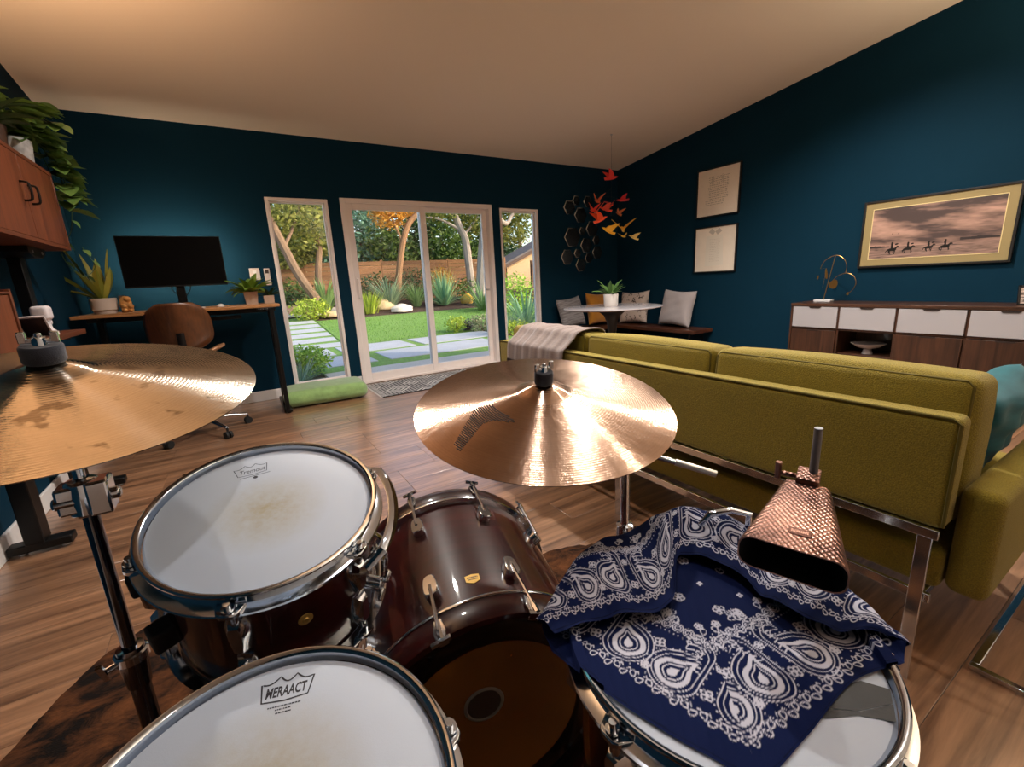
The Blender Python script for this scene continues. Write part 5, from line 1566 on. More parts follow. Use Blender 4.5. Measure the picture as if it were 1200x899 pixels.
# ================================================================== DESK SIDE OF THE ROOM
DESKW = wood('desk_oak', S(120, 76, 40), S(198, 142, 88), .4, axis=0, scale=.8)
TEAK = wood('teak_veneer', S(78, 38, 20), S(128, 68, 38), .42, axis=2, scale=.9, ring=8.0)
TEAKY = wood('teak_veneer_long', S(72, 35, 18), S(120, 64, 35), .42, axis=1, scale=.9, ring=8.0)
DZ = 1.0
desk = thing('standing_desk', 'raised standing desk with oak top against the teal wall', 'desk', (-.33, 4.8, 0))
obj('desktop', MB().box((-1.025, 4.465, DZ-.026), (.352, 5.13, DZ)), DESKW, desk, .004, True)
for xx in (-.92, .285):
    obj('leg', MB().box((xx-.02, 4.74, .035), (xx+.02, 4.82, DZ-.06)), BLACK, desk, .004, True)
    f = MB().box((xx-.03, 4.47, .012), (xx+.03, 5.12, .040)); ft_ = obj('foot', f, BLACK, desk, .004, True)
    for yy in (4.50, 5.09): obj('glide', MB().cyl((xx, yy, 0.0), (xx, yy, .014), .016, 12), RUBBER, ft_).data.transform(desk.matrix_world.inverted())
    obj('top_bracket', MB().box((xx-.03, 4.52, DZ-.06), (xx+.03, 5.08, DZ-.027)), BLACK, desk, .003, True)
# front legs of the desk frame carry down to the floor
obj('front_leg', MB().box((.262, 4.465, .04), (.298, 4.50, DZ-.027)), BLACK, desk, .003, True)
obj('cross_beam', MB().box((-.90, 4.76, DZ-.075), (.27, 4.80, DZ-.035)), BLACK, desk, .003, True)
kp = obj('control_panel', MB().box((.17, 4.462, DZ-.047), (.275, 4.52, DZ-.027)), BLACK, desk, .003, True)
for k in range(5):
    obj('button', MB().cyl((.185+.016*k, 4.4615, DZ-.037), (.185+.016*k, 4.459, DZ-.037), .0042, 8), STEEL, kp).data.transform(desk.matrix_world.inverted())
obj('cable_tray', MB().box((-.25, 4.70, DZ-.115), (.05, 4.78, DZ-.085)), BLACK, desk, .003, True)

# monitor with a light strip on its back
mon = thing('monitor', 'black monitor on a stand glowing against the wall', 'monitor', (-.37, 4.93, DZ))
obj('screen_housing', MB().box((-.735, 4.91, DZ+.19), (-.005, 4.935, DZ+.61)), mat('monitor_plastic', S(12, 12, 13), .45), mon, .004, True)
obj('screen', MB().box((-.728, 4.9085, DZ+.203), (-.012, 4.911, DZ+.604)), mat('screen_black', S(2, 2, 3), .6, spec=.1), mon, world=True)
obj('stand_neck', MB().box((-.40, 4.935, DZ+.01), (-.335, 4.965, DZ+.40)), BLACK, mon, .004, True)
obj('stand_base', MB().box((-.47, 4.84, DZ), (-.27, 5.03, DZ+.010)), BLACK, mon, .003, True)
obj('cable', MB().tube([(-.44, 4.96, DZ+.21), (-.43, 4.97, DZ+.16), (-.385, 4.985, DZ+.10), (-.375, 4.99, DZ+.01)], .004, 6), BLACK, mon, world=True)
obj('cable', MB().tube([(-.29, 4.96, DZ+.21), (-.30, 4.97, DZ+.16), (-.345, 4.985, DZ+.10), (-.35, 4.99, DZ+.01)], .004, 6), BLACK, mon, world=True)
GLOW = mat('bias_light_strip', S(255, 236, 200), .5, emit=((1.0, .84, .62, 1), 120.0))
ls_ = MB(); x0_, x1_, z0_, z1_m = -.70, -.04, DZ+.22, DZ+.585
for lo, hi in (((x0_, 4.9352, z1_m-.010), (x1_, 4.938, z1_m)), ((x0_, 4.9352, z0_), (x1_, 4.938, z0_+.010)), ((x0_, 4.9352, z0_+.01), (x0_+.010, 4.938, z1_m-.01)), ((x1_-.010, 4.9352, z0_+.01), (x1_, 4.938, z1_m-.01))): ls_.box(lo, hi)
obj('light_strip', ls_, GLOW, mon, world=True)

kb = thing('keyboard', 'slim white keyboard on the desk', 'keyboard', (-.34, 4.60, DZ))
obj('body', MB().box((-.18, -.055, 0), (.14, .055, .008)), mat('white_plastic', S(214, 206, 200), .4), kb, .003)
kk = MB()
for i in range(14):
    for j in range(5): kk.box((-.172+.0218*i, -.048+.0195*j, .008), (-.172+.0218*i+.0185, -.048+.0195*j+.0165, .0105))
tag(obj('key', kk, mat('key_white', S(226, 220, 214), .45), kb), kind='stuff')
ms = thing('mouse', 'small white mouse beside the keyboard', 'mouse', (-.09, 4.62, DZ))
obj('body', MB().ball((0, 0, 0.002), .03, 16, 10, sc=(1.0, 1.75, .85)), mat('white_plastic', S(214, 206, 200), .4), ms)
for v in ms.children[0].data.vertices: v.co.z = max(v.co.z, 0)

# snake plant, ornament, pots ------------------------------------------------------------------
def snake_leaves(seed):
    r = random.Random(seed); out = []
    for (az, L, W, rise, dr) in ((2.9, .44, .055, 1.25, .15), (1.6, .30, .05, 1.42, .1), (.4, .36, .05, 1.30, -.15), (-.3, .24, .055, 1.05, -.5), (3.5, .30, .05, .75, -.1), (-1.4, .26, .05, 1.25, .2),
                                 (2.4, .34, .05, 1.35, .1), (3.2, .22, .045, .55, .3), (.9, .20, .05, 1.2, .1), (-2.2, .24, .05, 1.1, .15)):
        mb = MB(); blade(mb, (.02*math.cos(az), .02*math.sin(az), .10), az, L*1.15, W*1.2, rise, dr, r, 9, r.uniform(-.9, .9), .25); out.append(mb)
    return out
def snake_mat():
    M = leaf_mat('snake_leaf', S(84, 112, 36), S(204, 188, 76), .4, .1); return M
pot_plant('snake_plant', 'tall yellow edged snake plant in a white pot on the desk', (-.875, 4.80, DZ),
          [(0, 0), (.070, 0), (.074, .022), (.076, .026), (.084, .030), (.0865, .118), (.083, .120), (.080, .116), (.078, .098)], mat('cream_ceramic', S(206, 190, 176), .45), snake_mat(), snake_leaves(2), .102)
orn = thing('carved_ornament', 'small carved tan ornament fixed to a dark slab beside the pot', 'ornament', (-.735, 4.76, DZ))
obj('slab', MB().box((-.045, .005, 0), (-.030, .075, .135), Matrix.Rotation(-.35, 4, 'Z')), mat('slab_wood', S(92, 56, 30), .6), orn, .003)
cv = MB().ball((0, .0, .066), .052, 18, 14, sc=(.80, .62, 1.22)); r = random.Random(4)
cv.ball((.03, -.018, .048), .022, 10, 8); cv.ball((-.01, -.026, .052), .020, 10, 8); cv.ball((.018, -.02, .105), .024, 10, 8); cv.ball((.028, -.012, .020), .020, 10, 8); cv.ball((-.012, -.02, .02), .02, 10, 8)
obj('carving', cv, mat('tan_carving', S(196, 140, 76), .6, var=(28.0, .4), bump=(40.0, .5)), orn)
TERR = mat('pale_terracotta', S(188, 158, 136), .7, var=(12.0, .08))
pot_plant('desk_plant', 'bright green leafy plant in a square pale pot on the desk', (.155, 4.84, DZ), None, TERR,
          leaf_mat('bright_leaf', S(62, 104, 24), S(150, 176, 60), .45, .2), leaves_rosette(30, .10, .20, .065, 9, (.1, 1.3), 1.0, .02), .1, square=(.058, .046, .115))
pot_plant('small_desk_plant', 'small dark green plant in a low cube pot by the window', (.30, 4.86, DZ), None, TERR,
          leaf_mat('dark_leaf', S(22, 44, 20), S(48, 82, 34), .45, .15), leaves_rosette(18, .06, .12, .03, 11, (.3, 1.3), .8, .012), .06, square=(.044, .040, .072))
# wall gadgets
rm = thing('remote_control', 'pale wall remote with small dark display beside the window', 'remote', (.3425, YB, 1.17))
obj('body', MB().box((-.026, -.016, 0), (.026, 0, .165)), mat('gadget_plastic', S(206, 196, 190), .45), rm, .004)
obj('display', MB().box((-.016, -.0172, .115), (.016, -.0155, .150)), mat('gadget_display', S(58, 44, 40), .3), rm)
ot = thing('power_outlet', 'white outlet plate behind the desk plant', 'outlet', (.235, YB, 1.225))
obj('plate', MB().box((-.045, -.007, 0), (.045, 0, .115)), mat('gadget_plastic', S(206, 196, 190), .45), ot, .003)
for z_ in (.035, .08): obj('socket', MB().box((-.016, -.0085, z_-.014), (.016, -.0065, z_+.014)), TRIMW, ot, .002)

# office chair -----------------------------------------------------------------------------------
ch = thing('office_chair', 'bent plywood office chair pulled up to the standing desk', 'chair', (-.365, 4.30, 0))
PLY = wood('plywood_shell', S(50, 29, 16), S(104, 62, 32), .35, axis=2, scale=.8, coat=.2)
PLYS = wood('plywood_seat', S(120, 80, 52), S(176, 128, 90), .4, axis=0, scale=.8)
def back(u, v):
    a, b = 2*u-1, 2*v-1
    wd = .205*(1-.16*max(0, b)**2-.10*max(0, -b)**3)
    sg = abs(a)**1.0*(1 if a > 0 else -1)
    rnd = (1-abs(b)**5*.30)
    x = sg*wd*rnd
    z = .885+b*.175*(1-.10*abs(a)**6)
    y = -.205+.07*a*a-.05*(b+.2)
    return (x, y, z)
sh_ = obj('backrest', MB().grid(back, 18, 18), PLY, ch); s_ = sh_.modifiers.new('ply', 'SOLIDIFY'); s_.thickness = .014; s_.offset = 0
def seat(u, v):
    a, b = 2*u-1, 2*v-1
    rr = (1-abs(b)**4*.2)
    return (a*.255*rr, b*.235*(1-abs(a)**5*.12)+.03, .655+.055*abs(a)**2.6-.025*max(0, b)**2)
st_ = obj('seat', MB().grid(seat, 18, 18), PLYS, ch); s_ = st_.modifiers.new('ply', 'SOLIDIFY'); s_.thickness = .016; s_.offset = 0
obj('back_bracket', MB().tube([(0, .02, .63), (0, -.14, .635), (0, -.215, .70), (0, -.212, .84)], .014, 8, flat=(1.8, .5)), BLACK, ch)
obj('gas_column', MB().cyl((0, 0, .16), (0, 0, .62), .025, 16).cyl((0, 0, .10), (0, 0, .30), .032, 16), BLACK, ch)
obj('tilt_mechanism', MB().box((-.07, -.09, .60), (.07, .10, .645)), BLACK, ch, .008)
for k, a in enumerate((-59, 22-6, -131+1, 88, 160)):
    a = math.radians(a); e = Vector((.33*math.cos(a), .33*math.sin(a), 0))
    l = obj('base_arm', MB().tube([(0, 0, .13), e*.5+Vector((0, 0, .115)), e+Vector((0, 0, .085))], [.022, .018, .013], 10, flat=(1, .75)), CHROME, ch)
    w = MB(); t = Vector((-math.sin(a), math.cos(a), 0))
    for sg in (-1, 1): w.cyl(e+Vector((0, 0, .028))+t*sg*.006, e+Vector((0, 0, .028))+t*sg*.024, .028, 16)
    w.cyl(e+Vector((0, 0, .03)), e+Vector((0, 0, .085)), .008, 8)
    obj('caster', w, RUBBER, l)

# raised frame with the teak cabinet on it --------------------------------------------------------
FX = -.93
fr = thing('lift_frame', 'black lifting column frame with T feet under the teak cabinet', 'frame', (FX, 3.07, 0))
for yy in (2.72, 3.43):
    xe = -.81 if yy < 3 else -.73
    obj('column', MB().box((FX-.033, yy-.045, .05), (FX+.033, yy+.045, .80)), BLACK, fr, .004, True)
    obj('inner_column', MB().box((FX-.026, yy-.036, .80), (FX+.026, yy+.036, 1.345)), BLACK, fr, .003, True)
    f = obj('foot', MB().box((XL+.02, yy-.035, .014), (xe, yy+.035, .052)), BLACK, fr, .006, True)
    for xx in (XL+.06, xe-.035): obj('glide', MB().cyl((xx, yy, 0), (xx, yy, .016), .016, 12), STEEL, f).data.transform(fr.matrix_world.inverted())
    br_ = MB(); M_ = Matrix.Translation((FX, yy, 1.345))
    br_.prism([(-.13, .052), (.13, .052), (.13, .022), (.06, 0), (-.06, 0), (-.13, .022)], -.09, .09, M_ @ Matrix(((0, 0, 1, 0), (1, 0, 0, 0), (0, 1, 0, 0), (0, 0, 0, 1))))
    bk = obj('top_bracket', br_, BLACK, fr, .003, True)
    for dy in (-.07, .07): obj('screw', MB().cyl((FX+.088, yy+dy, 1.372), (FX+.0925, yy+dy, 1.372), .009, 10), STEEL, bk).data.transform(fr.matrix_world.inverted())
CX0, CX1, CY0, CY1, CZ0, CZ1 = XL+.015, -.755, 2.40, 3.685, 1.398, 1.822
cab = thing('teak_cabinet', 'teak cabinet with black loop handles raised on the lift frame', 'cabinet', ((CX0+CX1)/2, (CY0+CY1)/2, CZ0))
b_ = MB(); t_ = .02
b_.box((CX0, CY0, CZ0), (CX1, CY1, CZ0+t_)); b_.box((CX0, CY0, CZ1-t_), (CX1, CY1, CZ1)); b_.box((CX0, CY0, CZ0+t_), (CX1, CY0+t_, CZ1-t_)); b_.box((CX0, CY1-t_, CZ0+t_), (CX1, CY1, CZ1-t_)); b_.box((CX0, CY0+t_, CZ0+t_), (CX0+.01, CY1-t_, CZ1-t_))
obj('carcass', b_, TEAKY, cab, .002, True)
for k, (ya_, yb_) in enumerate(((CY0+.022, 3.166), (3.170, CY1-.022))):
    d = obj('door', MB().box((CX1-.018, ya_, CZ0+.022), (CX1-.002, yb_, CZ1-.022)), TEAK, cab, .001, True)
    yh = yb_-.05 if k == 0 else ya_+.05
    hd = MB().tube(curve2([(CX1-.004, yh, 1.585), (CX1+.024, yh, 1.588), (CX1+.030, yh, 1.610), (CX1+.030, yh, 1.645), (CX1+.024, yh, 1.667), (CX1-.004, yh, 1.670)], 3), .0052, 8)
    h_ = obj('handle', hd, BLACK, d); h_.data.transform(cab.matrix_world.inverted())
# lower cabinet and ledge
lc = thing('low_cabinet', 'teak cabinet with framed panel beside the black column', 'cabinet', (-.89, 2.32, .70))
b_ = MB(); b_.box((XL+.015, 2.02, .70), (-.765, 2.60, 1.150)); obj('carcass', b_, TEAK, lc, .002, True)
e_ = MB(); e_.box((-.765, 2.582, .70), (-.745, 2.60, 1.168)); e_.box((-.765, 2.02, 1.150), (-.745, 2.582, 1.158)); e_.box((XL+.015, 2.585, 1.150), (-.765, 2.60, 1.168))
obj('edge_frame', e_, TEAKY, lc, .001, True)
obj('door', MB().box((-.764, 2.03, .71), (-.750, 2.578, 1.146)), TEAK, lc, .001, True)
sh = thing('narrow_ledge', 'narrow brown ledge in front of the black column', 'shelf', (-.815, 3.05, .93))
obj('shelf_board', MB().box((-.885, 2.61, .925), (-.745, 3.49, .952)), TEAKY, sh, .003, True)
for yy in (2.66, 3.40): obj('bracket', MB().box((-.896, yy, .905), (-.80, yy+.03, .925)), BLACK, sh, .001, True)
# figurine
fg = thing('white_figurine', 'white ceramic head figurine on the ledge', 'figurine', (-.80, 3.09, .952))
g = MB()
g.lathe([(0, 0), (.042, 0), (.040, .012), (.024, .030), (.020, .060), (.026, .075), (0, .078)], 20)
g.soft((0, -.010, .108), (.066, .085, .07), .018, 8)
g.soft((.0, .046, .098), (.034, .034, .014), .006, 8); g.soft((.0, .040, .078), (.032, .030, .012), .005, 8)
g.ball((.0, .018, .062), .024, 12, 8); g.ball((0, .055, .10), .010, 8, 6); g.ball((.02, .026, .118), .010, 8, 6)
M_ = Matrix.Rotation(.35, 4, 'X')
obj('body', g, mat('white_bisque', S(210, 202, 204), .55), fg)
pt = thing('tablet', 'small white framed tablet leaning by the figurine', 'tablet', M=Matrix.Translation((-.80, 2.985, .952)) @ Matrix.Rotation(math.radians(38), 4, 'X'))
obj('casing', MB().box((-.05, -.004, 0), (.05, .004, .125)), mat('white_bisque', S(210, 202, 204), .55), pt, .002)
obj('screen', MB().box((-.043, -.0055, .008), (.043, -.0035, .117)), mat('tablet_screen', S(26, 30, 40), .2), pt)
br = thing('brass_ornament', 'small yellow brass ornament on the ledge by the cabinet', 'ornament', (-.80, 2.67, .952))
obj('body', MB().lathe([(0, 0), (.022, 0), (.022, .006), (.010, .014), (.014, .03), (.018, .042), (.012, .052), (0, .055)], 16), mat('yellow_brass', S(206, 166, 84), .35, .6), br)

# pothos on the cabinet -----------------------------------------------------------------------------
def heart(mb, M, s):
    o = [(0, 0), (.20, .05), (.38, .20), (.40, .42), (.26, .72), (0, 1.05), (-.26, .72), (-.40, .42), (-.38, .20), (-.20, .05)]
    vs = [(x*s, y*s, .10*s*abs(x)*2-.18*s*y*y) for x, y in o]+[(0, .45*s, -.06*s)]
    n = len(o)
    mb.add(vs, [(i, (i+1) % n, n) for i in range(n)], True, M)
po = thing('pothos', 'trailing green pothos in a white pot on the teak cabinet', 'plant', (-.86, 3.56, CZ1))
obj('pot', MB().lathe([(0, 0), (.062, 0), (.075, .02), (.086, .13), (.084, .134), (.079, .130), (.076, .11)], 32), mat('mottled_white_pot', S(176, 172, 168), .6, var=(24.0, .35)), po)
obj('soil', MB().lathe([(0, .112), (.078, .110)], 24), mat('potting_soil', S(44, 32, 24), .95, bump=(120.0, .6)), po)
PLEAF = leaf_mat('pothos_leaf', S(40, 76, 34), S(124, 154, 76), .38, .12)
r = random.Random(31)
vines = [[(0, 0, .12), (.05, .05, .20), (.11, .13, .14), (.14, .17, .02), (.15, .20, -.12)],
         [(0, 0, .12), (.02, .10, .22), (.05, .20, .18), (.07, .27, .05), (.06, .30, -.08)],
         [(0, 0, .12), (.04, -.06, .22), (.10, -.12, .24), (.14, -.20, .20)],
         [(0, 0, .12), (-.02, .08, .30), (.02, .20, .33), (.06, .30, .26), (.08, .36, .14)],
         [(0, 0, .12), (.06, .0, .30), (.12, .05, .32), (.16, .12, .26)],
         [(0, 0, .12), (.07, .12, .17), (.12, .19, .04), (.13, .21, -.06), (.13, .23, -.20)],
         [(0, 0, .12), (-.04, -.10, .28), (-.02, -.22, .30), (.04, -.30, .22)],
         [(0, 0, .12), (.03, .15, .25), (.09, .24, .20), (.11, .30, .08), (.10, .33, -.03)]]
stems = MB()
for v in vines:
    c = curve2(v, 6); stems.tube(c, .0028, 5)
    for i in range(3, len(c), 2):
        p0 = Vector(c[i])
        for rep in range(2):
            az = r.uniform(-1.9, 1.9)
            d = Vector((math.cos(az)*.75+.35, math.sin(az), r.uniform(-.5, .35))).normalized()
            M_ = align(p0, Vector((r.uniform(.1, .5), r.uniform(-.3, .3), 1)).normalized(), (1, 0, 0))
            M_ = Matrix.Translation(p0) @ (d.to_track_quat('Y', 'Z').to_matrix().to_4x4())
            lf = MB(); heart(lf, M_, r.uniform(.085, .145)); obj('leaf', lf, PLEAF, po)
obj('vine', stems, mat('vine_green', S(52, 80, 34), .6), po)
# a second vine hanging at the cabinet's end
vh = curve2([(.15, .20, -.12), (.10, .25, -.30), (.02, .30, -.42), (.06, .40, -.56), (.13, .46, -.50), (.10, .42, -.38)], 6)
obj('vine', MB().tube(vh, .0022, 5), mat('vine_green', S(52, 80, 34), .6), po)
for i in (4, 9, 14, 20, 26, 29):
    lf = MB(); d = Vector((.6, r.uniform(-.6, .6), -.6)).normalized()
    heart(lf, Matrix.Translation(vh[i]) @ d.to_track_quat('Y', 'Z').to_matrix().to_4x4(), .055); obj('leaf', lf, PLEAF, po)
bo = thing('brown_planter', 'brown planter with dark leaves on the teak cabinet', 'plant', (-.87, 3.22, CZ1))
obj('pot', MB().lathe([(0, 0), (.08, 0), (.095, .11), (.09, .112), (.085, .09)], 28), mat('brown_glaze', S(70, 46, 30), .5), bo)
for lf in leaves_rosette(16, .09, .24, .06, 17, (.5, 1.3), 1.1): obj('leaf', lf, leaf_mat('planter_leaf', S(20, 44, 22), S(54, 84, 40), .4, .1), bo)

# floor cushion and door rug --------------------------------------------------------------------------
GREEN = mat('green_velour', S(128, 160, 96), .9, sheen=.6, var=(14.0, .18), bump=(60.0, .25))
fc = obj('floor_cushion', MB().soft((0, 0, .075), (.76, .46, .145), .055, 16, .014), GREEN, weld=True)
fc.location = (.665, 4.80, .0); fc.rotation_euler = (0, 0, math.radians(-3))
fc.data.transform(Matrix.Translation((0, 0, .012)))
tag(fc, 'flat green velour cushion on the floor under the window', 'cushion')
nx, ny = 380, 150
gx, gy = np.meshgrid(np.linspace(0, 1.7, nx+1), np.linspace(0, .70, ny+1), indexing='ij')
rs = np.random.RandomState(3)
tri = lambda x: np.abs((x % 1)-.5)*2
dia = tri(gx/.46)+tri(gy/.46)
pat = ((dia*4) % 1 < .5).astype(float)
dots = ((tri(gx/.036) > .42) & (tri(gy/.036) > .42)).astype(float)
zone = (np.abs(dia-1) < .35)
v_ = np.where(zone, dots*.9, pat)
v_ = np.where((gx < .05) | (gx > 1.65), (tri(gy/.03) > .5)*1.0, v_)
jit = rs.rand(nx+1, ny+1)*.25
colr = np.array(S(26, 27, 34)[:3])+(np.array(S(196, 192, 190)[:3])-np.array(S(26, 27, 34)[:3]))*np.clip(v_*.85+jit*v_, 0, 1)[..., None]
Vr = np.stack([gx, gy, .009+.0012*v_+0*gx], -1)
rg = thing('door_rug', 'black and white geometric woven rug inside the sliding door', 'rug', (1.145, 4.425, 0))
obj('woven_pile', attr_mesh('woven_pile', Vr.reshape(-1, 3), grid_faces(nx, ny), colr.reshape(-1, 3), False), attr_mat('rug_wool', .95, .1), rg)
obj('backing', MB().box((0, 0, .0005), (1.7, .70, .0088)), mat('rug_edge', S(30, 30, 36), .95), rg)
frg = MB(); r = random.Random(2)
for k in range(70):
    yy = .01+.68*k/69
    for xx, sg in ((0, -1), (1.7, 1)): frg.tube([(xx, yy, .005), (xx+sg*.02, yy+r.uniform(-.004, .004), .003)], .0022, 4)
obj('fringe', frg, mat('rug_fringe', S(170, 166, 164), .95), rg)

# small lamp added out of view on the raised cabinet to warm the ceiling
cl_ = thing('added_cabinet_lamp', 'added small black uplight lamp on the teak cabinet', 'lamp', (-.90, 2.52, CZ1))
obj('base', MB().lathe([(0, 0), (.05, 0), (.05, .01), (.012, .02), (.012, .05)], 24), BLACK, cl_)
obj('cone_shade', MB().lathe([(.012, .05), (.03, .055), (.06, .12), (.057, .12), (.027, .06), (0, .058)], 28), BLACK, cl_)
obj('bulb', MB().ball((0, 0, .085), .018), mat('warm_bulb', S(255, 220, 170), .4, emit=((1, .68, .38, 1), 12.0)), cl_)
ld = bpy.data.lights.new('added_cabinet_uplight', 'SPOT'); ld.energy = 165; ld.color = (1.0, .60, .33); ld.spot_size = math.radians(150); ld.spot_blend = .7; ld.shadow_soft_size = .03
lo = bpy.data.objects.new('added_cabinet_uplight', ld); COL.objects.link(lo); lo.parent = cl_; lo.location = (0, 0, .11); lo.rotation_euler = (PI-.25, 0, 0)
# ================================================================== GARDEN
def gz(y):
    """ground height outdoors: level terrace, then a lawn that rises to the fence"""
    if y < 9.9: return -.08
    if y < 13.5: return -.08+.0885*(y-9.9)
    return .2386+.11*(y-13.5)
rg_ = random.Random(77)
# soil everywhere
sv = []; ysl = [YB+T, 7, 9.9, 11, 12, 13.5, 14.5, 16, 18, 22, 30]
def sheet(x0, x1, ys_, dz, nx=2):
    mb = MB(); vs = [(x0+(x1-x0)*i/nx, y, gz(y)+dz) for y in ys_ for i in range(nx+1)]
    mb.add(vs, [(j*(nx+1)+i, j*(nx+1)+i+1, (j+1)*(nx+1)+i+1, (j+1)*(nx+1)+i) for j in range(len(ys_)-1) for i in range(nx)])
    return mb
SOIL = mat('garden_mulch', S(74, 52, 42), .95, var=(9.0, .35), bump=(40.0, .9))
so = struct('garden_ground', sheet(-9, 34, ysl, -.03), SOIL, 'dark mulch garden ground')
CONC = mat('pale_concrete', S(196, 186, 174), .85, var=(2.0, .10), bump=(80.0, .15))
PAVER = mat('paver_concrete', S(178, 180, 184), .85, var=(3.0, .08), bump=(90.0, .12))
tp = struct('garden_terrace', MB().box((.95, YB+T, -.16), (6.0, 6.72, -.075)), CONC, 'pale concrete terrace strip outside the door', .005)
LAWN = bpy.data.materials.new('lawn_turf'); LAWN.use_nodes = True
nt = LAWN.node_tree; p = nt.nodes['Principled BSDF']; L = nt.links.new; p.inputs['Roughness'].default_value = .9
tc = N(nt, 'ShaderNodeTexCoord'); n1 = N(nt, 'ShaderNodeTexNoise', Scale=30.0, Detail=8.0, Roughness=.7); L(tc.outputs['Object'], n1.inputs['Vector'])
rp = N(nt, 'ShaderNodeValToRGB'); rp.color_ramp.elements[0].position = .35; rp.color_ramp.elements[0].color = S(84, 124, 50); rp.color_ramp.elements[1].position = .7; rp.color_ramp.elements[1].color = S(142, 180, 84)
L(n1.outputs['Fac'], rp.inputs['Fac']); L(rp.outputs['Color'], p.inputs['Base Color'])
bp = N(nt, 'ShaderNodeBump', Strength=.9); bp.inputs['Distance'].default_value = .02; L(n1.outputs['Fac'], bp.inputs['Height']); L(bp.outputs[0], p.inputs['Normal'])
lw = sheet(1.9, 9.4, [9.75, 9.9, 10.6, 11.4, 12.2, 13.0, 13.5], .0, 6)
tag(obj('garden_lawn', lw, LAWN), 'rising green lawn beyond the pavers', 'lawn', kind='stuff')
gb = MB()
for k in range(9000):
    yy = 9.8+3.7*rg_.random()**1.4; xx = rg_.uniform(1.95, 9.3); h = rg_.uniform(.02, .045); a = rg_.uniform(0, 6.3)
    z = gz(yy)-.002; dx, dy = .006*math.cos(a), .006*math.sin(a)
    gb.add([(xx-dx, yy-dy, z), (xx+dx, yy+dy, z), (xx+rg_.uniform(-.015, .015), yy+rg_.uniform(-.015, .015), z+h)], [(0, 1, 2)])
tag(obj('garden_grass', gb, leaf_mat('grass_blade', S(70, 118, 36), S(140, 186, 74), .6, .3)), 'short grass blades covering the lawn', 'grass', kind='stuff')
# turf between the pavers
tag(obj('garden_turf_joint', MB().box((.95, 6.72, -.10), (5.0, 9.76, -.083)), LAWN), 'green turf filling the joints between pavers', 'turf', kind='stuff')
pv = [((2.08, 7.22), (4.35, 8.30)), ((.92, 7.22), (1.86, 8.30)), ((1.62, 8.52), (2.98, 9.60)), ((3.16, 8.52), (5.0, 9.60)), ((.72, 8.52), (1.46, 9.60))]
pl_lab = ['long pale paver slab outside the fixed door panel', 'pale paver slab by the fern', 'pale paver slab before the lawn edge', 'pale paver slab beside the dark planting bed', 'pale paver slab at the path start']
for ((a, b), (c, d)), lab in zip(pv, pl_lab):
    tag(obj('garden_paver', MB().box((a, b, -.10), (c, d, -.072)), PAVER, bevel=.006), lab, 'paver', 'large garden pavers')
# stepping path towards the back left
y = 9.85; k = 0
for k in range(6):
    y0_, y1_ = 9.85+.68*k, 9.85+.68*k+.45
    vs = [(.55, y0_, gz(y0_)-.01), (1.86, y0_, gz(y0_)-.01), (1.86, y1_, gz(y1_)-.01), (.55, y1_, gz(y1_)-.01)]
    mb = MB().add(vs+[(x, y_, z+.006) for x, y_, z in vs], [(3, 2, 1, 0), (4, 5, 6, 7), (0, 1, 5, 4), (1, 2, 6, 5), (2, 3, 7, 6), (3, 0, 4, 7)])
    tag(obj('garden_step_slab', mb, PAVER, bevel=.006), 'pale stepping slab of the path along the lawn', 'paver', 'stepping slabs of the garden path')
tj = sheet(.5, 1.92, [9.76, 9.9, 11, 12, 13, 13.5, 14.3], -.012, 1)
tag(obj('garden_path_turf', tj, LAWN), 'green turf between the stepping slabs', 'turf', kind='stuff')
tag(obj('garden_pad', sheet(.4, 3.0, [14.35, 15.0, 15.7], .02, 1), CONC), 'pale concrete pad at the end of the stepping path', 'paving')
# fence -----------------------------------------------------------------------------------------
FENCE = wood('fence_cedar', S(98, 64, 42), S(164, 120, 80), .8, axis=0, scale=.35, rand=.18)
FY = 16.6
fn = thing('garden_fence', 'cedar board fence along the back of the garden', 'fence', (8, FY, gz(FY)))
bmesh_ = None
for k in range(10):
    for seg_ in range(5):
        x0_ = -3.0+2.6*seg_; z0_ = .50+.148*k
        if bmesh_ is None:
            bmesh_ = new_mesh('board', MB().box((0, -.012, 0), (2.585, .012, .138))); bmesh_.materials.append(FENCE)
        o = bpy.data.objects.new('board', bmesh_); COL.objects.link(o); o.parent = fn; o.matrix_parent_inverse = fn.matrix_world.inverted(); o.location = (x0_, FY+rg_.uniform(-.004, .004), z0_)
for seg_ in range(6):
    obj('post', MB().box((-3.04+2.6*seg_, FY+.014, .4), (-2.95+2.6*seg_, FY+.10, 2.02)), FENCE, fn, world=True)
